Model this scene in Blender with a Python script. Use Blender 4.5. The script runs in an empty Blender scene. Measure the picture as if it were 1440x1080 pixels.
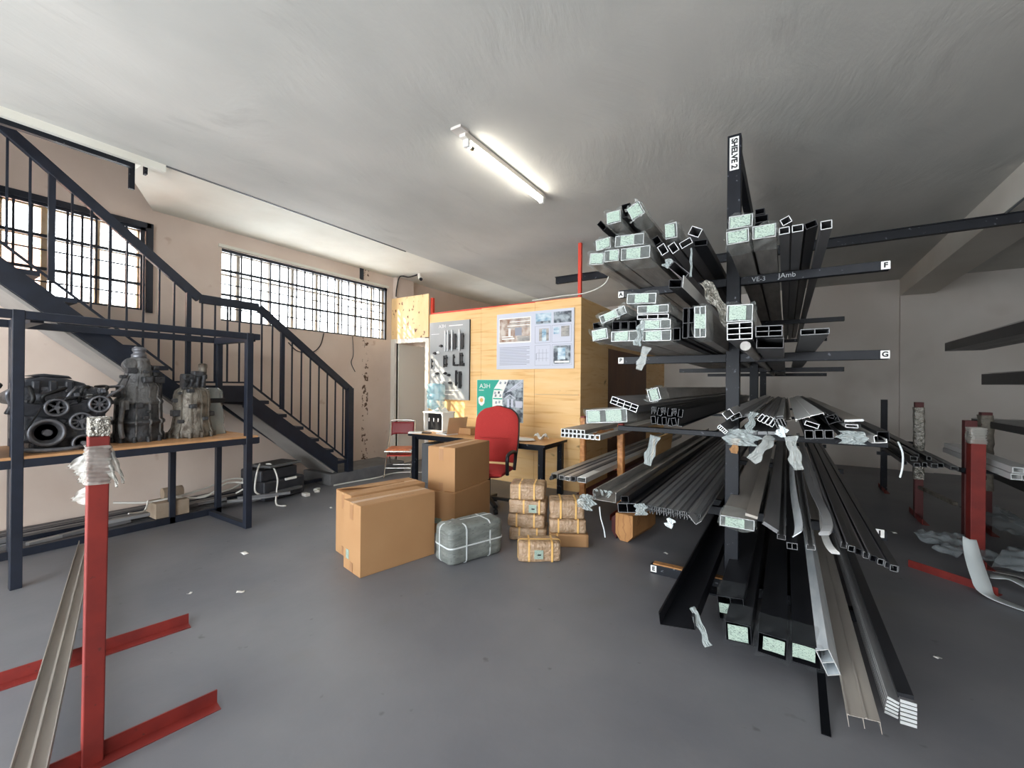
import bpy, bmesh, math, random
from mathutils import Vector, Matrix, Euler
random.seed(7)
C = bpy.context.scene.collection
R = math.radians

# ---------------------------------------------------------------- mesh builder
class MB:
    def __init__(s): s.v=[]; s.f=[]; s.sm=[]
    def add(s, vs, fs, smooth=False):
        o=len(s.v); s.v+= [tuple(v) for v in vs]; s.f+= [tuple(i+o for i in f) for f in fs]; s.sm+= [smooth]*len(fs); return s
    def box(s, x0,y0,z0,x1,y1,z1, M=None):
        vs=[Vector(p) for p in ((x0,y0,z0),(x1,y0,z0),(x1,y1,z0),(x0,y1,z0),(x0,y0,z1),(x1,y0,z1),(x1,y1,z1),(x0,y1,z1))]
        if M is not None: vs=[M@v for v in vs]
        return s.add(vs,[(3,2,1,0),(4,5,6,7),(0,1,5,4),(1,2,6,5),(2,3,7,6),(3,0,4,7)])
    def bar(s, a, b, w, h, up=(0,0,1)):
        a=Vector(a); b=Vector(b); d=(b-a); L=d.length; d.normalize(); up=Vector(up)
        if abs(d.dot(up))>.98: up=Vector((0,1,0))
        x=d.cross(up).normalized(); z=x.cross(d)
        M=Matrix((x,d,z)).transposed().to_4x4(); M.translation=a
        return s.box(-w/2,0,-h/2,w/2,L,h/2,M)
    def cyl(s, a, b, r, r2=None, n=14, cap=True):
        a=Vector(a); b=Vector(b); d=(b-a).normalized(); r2=r if r2 is None else r2
        x=d.orthogonal().normalized(); y=d.cross(x)
        vs=[]
        for p,q in ((a,r),(b,r2)):
            for i in range(n):
                t=2*math.pi*i/n; vs.append(p+(x*math.cos(t)+y*math.sin(t))*q)
        s.add(vs,[(i,(i+1)%n,n+(i+1)%n,n+i) for i in range(n)],True)
        if cap:
            s.add(vs[:n],[tuple(range(n-1,-1,-1))]); s.add(vs[n:],[tuple(range(n))])
        return s
    def tube(s, pts, r, n=8):
        pts=[Vector(p) for p in pts]; vs=[]; x=None
        for i,p in enumerate(pts):
            d=(pts[min(i+1,len(pts)-1)]-pts[max(i-1,0)]).normalized()
            if x is None: x=d.orthogonal().normalized()
            x=(x-d*x.dot(d)).normalized(); y=d.cross(x)
            for k in range(n):
                t=2*math.pi*k/n; vs.append(p+(x*math.cos(t)+y*math.sin(t))*r)
        fs=[(i*n+k,i*n+(k+1)%n,(i+1)*n+(k+1)%n,(i+1)*n+k) for i in range(len(pts)-1) for k in range(n)]
        s.add(vs,fs,True)
        m=len(pts)-1
        return s.add(vs[:n]+vs[m*n:],[tuple(range(n-1,-1,-1)),tuple(range(n,2*n))])
    def lathe(s, prof, c=(0,0,0), M=None, n=28):
        vs=[]; c=Vector(c)
        for r,z in prof:
            for k in range(n):
                t=2*math.pi*k/n; v=Vector((r*math.cos(t),r*math.sin(t),z))
                if M is not None: v=M@v
                vs.append(v+c)
        m=len(prof)
        s.add(vs,[(i*n+k,i*n+(k+1)%n,(i+1)*n+(k+1)%n,(i+1)*n+k) for i in range(m-1) for k in range(n)],True)
        return s.add(vs[:n]+vs[(m-1)*n:],[tuple(range(n-1,-1,-1)),tuple(range(n,2*n))])
    def prism(s, poly, axis, a0, a1):
        def P(p,a):
            return (a,p[0],p[1]) if axis=='x' else (p[0],a,p[1]) if axis=='y' else (p[0],p[1],a)
        n=len(poly); vs=[P(p,a0) for p in poly]+[P(p,a1) for p in poly]
        return s.add(vs,[tuple(range(n-1,-1,-1)),tuple(range(n,2*n))]+[(i,(i+1)%n,n+(i+1)%n,n+i) for i in range(n)])
    def grid(s, fn, nu, nv, smooth=True):
        vs=[fn(i/nu,j/nv) for j in range(nv+1) for i in range(nu+1)]
        return s.add(vs,[(j*(nu+1)+i,j*(nu+1)+i+1,(j+1)*(nu+1)+i+1,(j+1)*(nu+1)+i) for j in range(nv) for i in range(nu)],smooth)
    def build(s, name, mat, parent=None, bevel=0, label=None, seg=2, thick=0, sub=0):
        me=bpy.data.meshes.new(name); me.from_pydata(s.v,[],s.f); me.update()
        bm=bmesh.new(); bm.from_mesh(me); bmesh.ops.recalc_face_normals(bm,faces=bm.faces[:]); bm.to_mesh(me); bm.free()
        if len(me.polygons)==len(s.sm): me.polygons.foreach_set('use_smooth',s.sm)
        me.materials.append(mat)
        o=bpy.data.objects.new(name,me); C.objects.link(o)
        if parent: o.parent=parent
        if label: o['label']=label
        if thick:
            m=o.modifiers.new('solid','SOLIDIFY'); m.thickness=thick; m.offset=0
        if sub:
            m=o.modifiers.new('sub','SUBSURF'); m.levels=sub; m.render_levels=sub
        if bevel:
            m=o.modifiers.new('bevel','BEVEL'); m.width=bevel; m.segments=seg; m.limit_method='ANGLE'; m.angle_limit=R(40)
        return o

def empty(name, loc=(0,0,0), rz=0):
    o=bpy.data.objects.new(name,None); C.objects.link(o); o.location=loc; o.rotation_euler=(0,0,rz); o.empty_display_size=.1; return o
def tag(o,label,cat,group=None,kind=None):
    o['label']=label; o['category']=cat
    if group: o['group']=group
    if kind: o['kind']=kind
    return o
def struct(o): o['kind']='structure'; return o
def text(name, s, size, mat, M, parent=None, ext=.0008, sx=1.0, bold=0):
    cu=bpy.data.curves.new(name,'FONT'); cu.body=s; cu.size=size; cu.extrude=ext; cu.offset=bold; cu.align_x='CENTER'; cu.align_y='CENTER'
    t=bpy.data.objects.new(name,cu); C.objects.link(t)
    dg=bpy.context.evaluated_depsgraph_get(); dg.update()
    me=bpy.data.meshes.new_from_object(t.evaluated_get(dg)); C.objects.unlink(t); bpy.data.objects.remove(t)
    me.transform(M@Matrix.Diagonal((sx,1,1,1))); me.materials.clear(); me.materials.append(mat); me.name=name
    o=bpy.data.objects.new(name,me); C.objects.link(o)
    if parent: o.parent=parent
    return o
def facing(loc, x, up):     # a matrix whose local X runs along x and local Y along up
    x=Vector(x).normalized(); u=Vector(up); u=(u-x*u.dot(x)).normalized(); z=x.cross(u)
    M=Matrix((x,u,z)).transposed().to_4x4(); M.translation=Vector(loc); return M

# ---------------------------------------------------------------- materials
def lin(c):
    f=lambda u: u/12.92 if u<=.04045 else ((u+.055)/1.055)**2.4
    return tuple(f(x/255) for x in c)+(1,)
def mat(name, col, rough=.6, metal=0, col2=None, scale=6, amount=.5, stretch=(1,1,1), bump=0, bscale=40, spec=.5, detail=4, lo=.35, hi=.65):
    m=bpy.data.materials.new(name); m.use_nodes=True; nt=m.node_tree; N=nt.nodes; L=nt.links
    b=N['Principled BSDF']; b.inputs['Base Color'].default_value=lin(col); b.inputs['Roughness'].default_value=rough; b.inputs['Metallic'].default_value=metal
    b.inputs['Specular IOR Level'].default_value=spec
    if col2 or bump:
        tc=N.new('ShaderNodeTexCoord'); mp=N.new('ShaderNodeMapping'); mp.inputs['Scale'].default_value=stretch; L.new(tc.outputs['Object'],mp.inputs[0])
    if col2:
        n=N.new('ShaderNodeTexNoise'); n.inputs['Scale'].default_value=scale; n.inputs['Detail'].default_value=detail; L.new(mp.outputs[0],n.inputs['Vector'])
        r=N.new('ShaderNodeValToRGB'); r.color_ramp.elements[0].position=lo; r.color_ramp.elements[1].position=hi
        r.color_ramp.elements[0].color=lin(col); r.color_ramp.elements[1].color=lin(col2)
        L.new(n.outputs[0],r.inputs[0]); L.new(r.outputs[0],b.inputs['Base Color'])
    if bump:
        n2=N.new('ShaderNodeTexNoise'); n2.inputs['Scale'].default_value=bscale; n2.inputs['Detail'].default_value=5; L.new(mp.outputs[0],n2.inputs['Vector'])
        bp=N.new('ShaderNodeBump'); bp.inputs['Strength'].default_value=bump; bp.inputs['Distance'].default_value=.02; L.new(n2.outputs[0],bp.inputs['Height']); L.new(bp.outputs[0],b.inputs['Normal'])
    return m
def spots(m, scale, lo, hi, col, axis=None, detail=2, stretch=(1,1,1)):   # mixes a second layer of marks into the base colour
    nt=m.node_tree; N=nt.nodes; L=nt.links; b=N['Principled BSDF']
    tc=N.new('ShaderNodeTexCoord'); mp=N.new('ShaderNodeMapping'); mp.inputs['Scale'].default_value=stretch; mp.inputs['Location'].default_value=(3.1,1.7,5.3); L.new(tc.outputs['Object'],mp.inputs[0])
    n=N.new('ShaderNodeTexNoise'); n.inputs['Scale'].default_value=scale; n.inputs['Detail'].default_value=detail; L.new(mp.outputs[0],n.inputs['Vector'])
    r=N.new('ShaderNodeMapRange'); r.inputs['From Min'].default_value=lo; r.inputs['From Max'].default_value=hi; L.new(n.outputs[0],r.inputs['Value'])
    fac=r.outputs[0]
    if axis:   # keep the marks inside a band of one coordinate
        sx=N.new('ShaderNodeSeparateXYZ'); L.new(tc.outputs['Object'],sx.inputs[0])
        for lo_,op in ((axis[1],'GREATER_THAN'),(axis[2],'LESS_THAN')):
            g=N.new('ShaderNodeMath'); g.operation=op; g.inputs[1].default_value=lo_; L.new(sx.outputs[axis[0]],g.inputs[0])
            mu=N.new('ShaderNodeMath'); mu.operation='MULTIPLY'; L.new(g.outputs[0],mu.inputs[0]); L.new(fac,mu.inputs[1]); fac=mu.outputs[0]
    mx=N.new('ShaderNodeMix'); mx.data_type='RGBA'; L.new(fac,mx.inputs[0])
    src=b.inputs['Base Color']
    if src.is_linked: L.new(src.links[0].from_socket,mx.inputs[6])
    else: mx.inputs[6].default_value=src.default_value
    mx.inputs[7].default_value=lin(col); L.new(mx.outputs[2],b.inputs['Base Color'])
    return m
def film(name, col, alpha, rough=.25):
    m=bpy.data.materials.new(name); m.use_nodes=True; nt=m.node_tree; N=nt.nodes; L=nt.links
    b=N['Principled BSDF']; b.inputs['Base Color'].default_value=lin(col); b.inputs['Roughness'].default_value=rough
    t=N.new('ShaderNodeBsdfTransparent'); mx=N.new('ShaderNodeMixShader'); mx.inputs[0].default_value=alpha
    tc=N.new('ShaderNodeTexCoord'); n=N.new('ShaderNodeTexNoise'); n.inputs['Scale'].default_value=45; L.new(tc.outputs['Object'],n.inputs['Vector'])
    bp=N.new('ShaderNodeBump'); bp.inputs['Strength'].default_value=.6; bp.inputs['Distance'].default_value=.01; L.new(n.outputs[0],bp.inputs['Height']); L.new(bp.outputs[0],b.inputs['Normal'])
    L.new(t.outputs[0],mx.inputs[1]); L.new(b.outputs[0],mx.inputs[2]); L.new(mx.outputs[0],N['Material Output'].inputs[0]); return m
def emit(name,col,s):
    m=bpy.data.materials.new(name); m.use_nodes=True; N=m.node_tree.nodes; b=N['Principled BSDF']
    b.inputs['Base Color'].default_value=lin(col); b.inputs['Emission Color'].default_value=lin(col); b.inputs['Emission Strength'].default_value=s; return m
def bands(m, kind, scale, dist, col, axis='Y', lo=.8, hi=.95, stretch=(1,1,1)):  # grain or courses
    nt=m.node_tree; N=nt.nodes; L=nt.links; b=N['Principled BSDF']
    tc=N.new('ShaderNodeTexCoord'); mp=N.new('ShaderNodeMapping'); mp.inputs['Scale'].default_value=stretch; L.new(tc.outputs['Object'],mp.inputs[0])
    w=N.new('ShaderNodeTexWave'); w.bands_direction=axis; w.inputs['Scale'].default_value=scale; w.inputs['Distortion'].default_value=dist; w.inputs['Detail'].default_value=3; L.new(mp.outputs[0],w.inputs['Vector'])
    r=N.new('ShaderNodeMapRange'); r.inputs['From Min'].default_value=lo; r.inputs['From Max'].default_value=hi; r.inputs['To Max'].default_value=.7; L.new(w.outputs[1],r.inputs['Value'])
    mx=N.new('ShaderNodeMix'); mx.data_type='RGBA'; L.new(r.outputs[0],mx.inputs[0]); src=b.inputs['Base Color']
    if src.is_linked: L.new(src.links[0].from_socket,mx.inputs[6])
    else: mx.inputs[6].default_value=src.default_value
    mx.inputs[7].default_value=lin(col); L.new(mx.outputs[2],b.inputs['Base Color']); return m

def plaster(name):
    m=mat(name,(178,178,174),.9,col2=(200,198,193),scale=.7,detail=5,stretch=(1.6,1,1),lo=.3,hi=.7)
    nt=m.node_tree;N=nt.nodes;L=nt.links;b=N['Principled BSDF']
    tc=N.new('ShaderNodeTexCoord'); w=N.new('ShaderNodeTexNoise'); w.inputs['Scale'].default_value=.55; L.new(tc.outputs['Object'],w.inputs['Vector'])
    ad=N.new('ShaderNodeVectorMath'); ad.operation='MULTIPLY_ADD'; ad.inputs[1].default_value=(1.1,1.1,0); L.new(w.outputs[1],ad.inputs[0]); L.new(tc.outputs['Object'],ad.inputs[2])
    mp=N.new('ShaderNodeMapping'); mp.inputs['Rotation'].default_value=(0,0,R(35)); mp.inputs['Scale'].default_value=(3.4,.9,1); L.new(ad.outputs[0],mp.inputs[0])
    n=N.new('ShaderNodeTexNoise'); n.inputs['Scale'].default_value=1.25; n.inputs['Detail'].default_value=8; n.inputs['Roughness'].default_value=.6; L.new(mp.outputs[0],n.inputs['Vector'])
    bp=N.new('ShaderNodeBump'); bp.inputs['Strength'].default_value=.36; bp.inputs['Distance'].default_value=.03; L.new(n.outputs[0],bp.inputs['Height']); L.new(bp.outputs[0],b.inputs['Normal'])
    r=N.new('ShaderNodeMapRange'); r.inputs['From Min'].default_value=.62; r.inputs['From Max'].default_value=.8; r.inputs['To Max'].default_value=.5; L.new(n.outputs[0],r.inputs['Value'])
    mx=N.new('ShaderNodeMix'); mx.data_type='RGBA'; L.new(r.outputs[0],mx.inputs[0]); L.new(b.inputs['Base Color'].links[0].from_socket,mx.inputs[6]); mx.inputs[7].default_value=lin((152,150,147)); L.new(mx.outputs[2],b.inputs['Base Color'])
    return m
M={}
M['wall']=spots(spots(mat('cream_wall',(206,188,175),.85,col2=(216,200,188),scale=1.3,bump=.15,bscale=9),5,.70,.76,(196,174,158)),16,.56,.62,(96,74,60),axis=(1,4.93,5.06))
M['wallgrey']=spots(mat('grey_wall',(200,193,186),.85,col2=(210,204,198),scale=.9,bump=.12,bscale=7),1.2,.6,.8,(184,176,168))
M['ceiling']=plaster('trowelled_plaster')
M['ceilwhite']=mat('white_plaster',(226,224,214),.85,col2=(214,211,200),scale=1.5,bump=.2,bscale=5)
M['floor']=spots(spots(mat('painted_screed',(104,105,111),.5,col2=(119,119,123),scale=1.1,bump=.08,bscale=14,detail=6),11,.72,.80,(86,86,90)),1.7,.6,.78,(112,111,112))
M['concrete']=mat('concrete',(112,112,113),.8,col2=(98,98,100),scale=5,bump=.3,bscale=30)
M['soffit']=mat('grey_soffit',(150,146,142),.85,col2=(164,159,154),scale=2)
M['beam']=mat('beam_plaster',(205,199,190),.85,col2=(214,209,201),scale=1,bump=.15,bscale=8)
M['steel']=mat('dark_painted_steel',(30,36,49),.42,col2=(24,29,40),scale=9,spec=.5)
M['rack']=spots(mat('black_painted_steel',(13,16,24),.5,col2=(18,22,31),scale=7,spec=.3),28,.68,.74,(98,102,110))
M['red']=spots(mat('red_oxide_paint',(134,42,35),.55,col2=(114,35,31),scale=7),40,.7,.76,(92,40,34))
M['redbright']=mat('bright_red_paint',(214,66,46),.5)
def plywood(name,c1,c2,c3):
    m=mat(name,c1,.6,col2=c2,scale=1.6,stretch=(.8,1,5),lo=.3,hi=.7,detail=6)
    spots(m,2.2,.56,.70,c3,stretch=(.7,1,11),detail=6)
    spots(m,3.1,.70,.76,tuple(int(x*.78) for x in c3),stretch=(.8,1,1.6),detail=3)
    return m
M['ply']=plywood('plywood',(244,206,150),(236,190,126),(222,170,106)) #spots(bands(mat('plywood',(240,202,146),.6,col2=(232,188,126),scale=2.2,stretch=(1,1,2.4)),'BANDS',3.2,9,(216,164,102),axis='Z',stretch=(.35,.35,1)),7,.7,.76,(196,136,80),stretch=(1,1,3))
M['plydark']=bands(mat('brown_door_panel',(122,80,48),.55,col2=(104,66,40),scale=3,stretch=(1,1,.3)),'BANDS',4,5,(90,54,32),axis='Y')
M['osb']=spots(mat('knotty_pale_board',(238,208,158),.6,col2=(229,192,136),scale=4,stretch=(1,1,.5)),11,.64,.69,(112,66,34),stretch=(1.2,1.2,.7))
M['card']=mat('cardboard',(180,140,100),.75,col2=(172,131,92),scale=2,spec=.2)
M['tape']=mat('brown_tape',(168,126,90),.3)
M['tapeclear']=mat('clear_tape_on_card',(192,152,112),.3)
M['inkprint']=mat('faded_box_print',(150,110,76),.7)
M['paper']=mat('white_paper',(238,238,234),.6)
M['label']=spots(mat('printed_label',(164,182,168),.5,col2=(154,172,160),scale=20),120,.55,.62,(98,114,108),stretch=(1,1,2.4))
M['signwhite']=mat('white_sign',(240,240,238),.5)
M['ink']=mat('black_ink',(20,22,26),.6)
M['chalk']=mat('white_chalk',(178,182,186),.8)
M['strap']=mat('yellow_strap',(228,182,108),.45)
M['strapwhite']=mat('white_strap',(214,220,222),.45)
M['bale']=spots(mat('grey_wrapped_cloth',(112,117,114),.6,col2=(130,135,131),scale=7,stretch=(1,1,4),bump=.8,bscale=13),30,.62,.7,(90,96,94),stretch=(1,1,3))
M['parcel']=mat('taped_brown_parcel',(184,156,128),.25,col2=(158,128,98),scale=16,bump=.9,bscale=42,spec=.7)
M['redfab']=mat('red_fabric',(164,40,38),.85,col2=(180,50,46),scale=160,bump=.25,bscale=220)
M['redvinyl']=mat('maroon_vinyl',(122,26,32),.4)
M['orangeseat']=mat('worn_orange_seat',(218,132,86),.45,col2=(196,108,66),scale=18)
M['chrome']=mat('chrome',(206,204,198),.22,1)
M['blackplastic']=mat('black_plastic',(24,24,27),.45)
M['tabletop']=bands(mat('wood_laminate',(224,178,124),.3,col2=(210,160,106),scale=3,stretch=(1,4,1)),'BANDS',3,4,(190,124,66),axis='Y',stretch=(.3,1,1))
M['shelfwood']=mat('shelf_board',(196,150,106),.5,col2=(176,130,88),scale=6,stretch=(4,1,1))
M['laptop']=mat('laptop_shell',(196,170,142),.35,.5)
M['water']=film('blue_bottle',(150,200,216),.5,.1)
M['greycab']=mat('grey_cabinet',(92,94,96),.5)
M['teal']=mat('teal_print',(54,170,148),.5)
M['boardgrey']=mat('grey_display_board',(158,160,160),.4,col2=(170,172,172),scale=2)
M['board']=mat('pale_poster_board',(206,209,222),.4)
M['silver']=mat('mill_aluminium',(236,237,236),.35,0)
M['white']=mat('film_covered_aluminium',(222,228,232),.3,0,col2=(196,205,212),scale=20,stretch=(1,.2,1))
M['grey']=mat('grey_anodised',(150,151,152),.42,.15,col2=(132,133,136),scale=8,stretch=(1,.15,1))
M['lightgrey']=mat('pale_grey_anodised',(196,196,194),.4,.15,col2=(176,177,178),scale=6,stretch=(1,.15,1))
M['dark']=mat('charcoal_anodised',(112,112,114),.45,.1,col2=(92,92,96),scale=9,stretch=(1,.15,1))
M['black']=mat('black_anodised',(36,37,42),.38,.1,col2=(22,23,27),scale=7,stretch=(1,.15,1))
M['brown']=mat('bronze_grey_anodised',(168,162,154),.45,.1,col2=(150,144,138),scale=8,stretch=(1,.15,1))
M['film']=mat('dusty_wrapped_profile',(140,136,132),.4,.1,col2=(168,165,160),scale=9,stretch=(2,.35,2),bump=.3,bscale=22)
M['bright']=mat('bare_cut_aluminium',(196,199,200),.4,.2)
M['dim']=mat('dull_cut_aluminium',(100,102,104),.45,.3)
M['clear']=film('clear_plastic_film',(226,232,230),.26,.18)
M['face']=film('glossy_end_film',(226,236,234),.14,.1)
M['whitefilm']=film('white_plastic_film',(186,196,196),.42,.18)
M['blackfilm']=film('glossy_film_on_black',(120,126,130),.16,.12)
M['sheet']=film('grey_plastic_sheet',(150,158,162),.38,.25)
M['plaswhite']=mat('white_plastic_strip',(212,220,222),.4)
M['wrap']=film('stretch_wrap',(176,174,168),.6,.2)
M['foil']=mat('silver_foil_tape',(190,188,180),.25,.8,col2=(150,146,138),scale=28,bump=1,bscale=55)
M['woodtape']=mat('tan_wrapped_post',(198,140,82),.5,col2=(166,106,58),scale=24,bump=.4,bscale=40)
M['dustycard']=mat('dusty_carton',(158,142,124),.8,col2=(144,128,110),scale=8)
M['timber']=bands(mat('timber',(190,140,88),.7,col2=(168,118,70),scale=6,stretch=(1,1,.4)),'BANDS',5,9,(150,102,62),axis='X',lo=.85,hi=1)
M['engine']=spots(mat('oily_engine_block',(92,94,100),.45,.25,col2=(62,64,70),scale=16,bump=.7,bscale=26),13,.6,.68,(96,96,98))
M['enginedark']=mat('black_engine_plastic',(52,54,60),.4,0,col2=(40,42,48),scale=9,bump=.3,bscale=18)
M['pulley']=mat('worn_pulley_steel',(120,121,126),.4,.5,col2=(92,93,98),scale=14)
M['matblack']=mat('matt_black_steel',(14,15,18),.95,spec=.02)
M['rubber']=mat('black_rubber',(18,18,20),.6)
M['castalloy']=spots(mat('cast_alloy',(124,124,124),.5,.45,col2=(92,92,93),scale=10,bump=.6,bscale=30),9,.6,.7,(70,66,62))
M['castdark']=spots(mat('grimy_cast_alloy',(76,77,80),.5,.4,col2=(52,53,56),scale=10,bump=.6,bscale=28),8,.6,.7,(40,38,36))
M['castbrown']=spots(mat('oxidised_cast_alloy',(132,126,116),.5,.35,col2=(100,94,86),scale=12,bump=.6,bscale=34),9,.58,.68,(74,64,54))
M['cable']=mat('white_cable',(214,212,206),.5)
M['winframe']=mat('weathered_window_frame',(186,178,164),.6,col2=(206,200,188),scale=12)
M['woodframe']=mat('pale_timber_frame',(206,184,152),.6,col2=(186,160,124),scale=9)
M['doorwhite']=mat('white_trim_paint',(228,222,212),.6)
M['redshaded']=mat('shade_darkened_red',(84,34,34),.6)  # darker copy of the red, with the shade put into the colour
M['maroon']=mat('maroon_floor_paint',(78,30,30),.6)
M['brick']=mat('brick_wall',(196,120,88),.8)
def _brick(m):
    nt=m.node_tree;N=nt.nodes;L=nt.links;b=N['Principled BSDF'];tc=N.new('ShaderNodeTexCoord');mp=N.new('ShaderNodeMapping');mp.inputs['Rotation'].default_value=(R(90),0,R(90));L.new(tc.outputs['Object'],mp.inputs[0])
    t=N.new('ShaderNodeTexBrick');t.inputs['Scale'].default_value=6;t.inputs['Color1'].default_value=lin((238,196,172));t.inputs['Color2'].default_value=lin((228,180,154));t.inputs['Mortar'].default_value=lin((240,232,224));L.new(mp.outputs[0],t.inputs['Vector']);L.new(t.outputs[0],b.inputs['Base Color'])
_brick(M['brick'])
g=bpy.data.materials.new('window_glass'); g.use_nodes=True; N=g.node_tree.nodes; L=g.node_tree.links
tr=N.new('ShaderNodeBsdfTransparent'); gl=N.new('ShaderNodeBsdfGlossy'); gl.inputs['Roughness'].default_value=.02; mx=N.new('ShaderNodeMixShader'); mx.inputs[0].default_value=.05
L.new(tr.outputs[0],mx.inputs[1]); L.new(gl.outputs[0],mx.inputs[2]); L.new(mx.outputs[0],N['Material Output'].inputs[0]); M['glass']=g
M['tubeglow']=emit('fluorescent_tube',(255,250,238),9)
M['screen']=mat('printed_photo',(120,122,126),.45,col2=(196,190,182),scale=9,stretch=(1,1,2),lo=.3,hi=.7,detail=8)
M['photo2']=mat('printed_photo_blue',(120,162,190),.45,col2=(214,226,232),scale=8,stretch=(1,1,2),lo=.35,hi=.65)
M['photo3']=mat('printed_photo_grey',(70,78,88),.45,col2=(170,180,188),scale=12,lo=.4,hi=.6)
M['photowarm']=mat('printed_photo_warm',(150,116,96),.45,col2=(210,200,190),scale=10,lo=.35,hi=.65)
M['linegrey']=mat('printed_text_grey',(150,154,168),.5)
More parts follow.
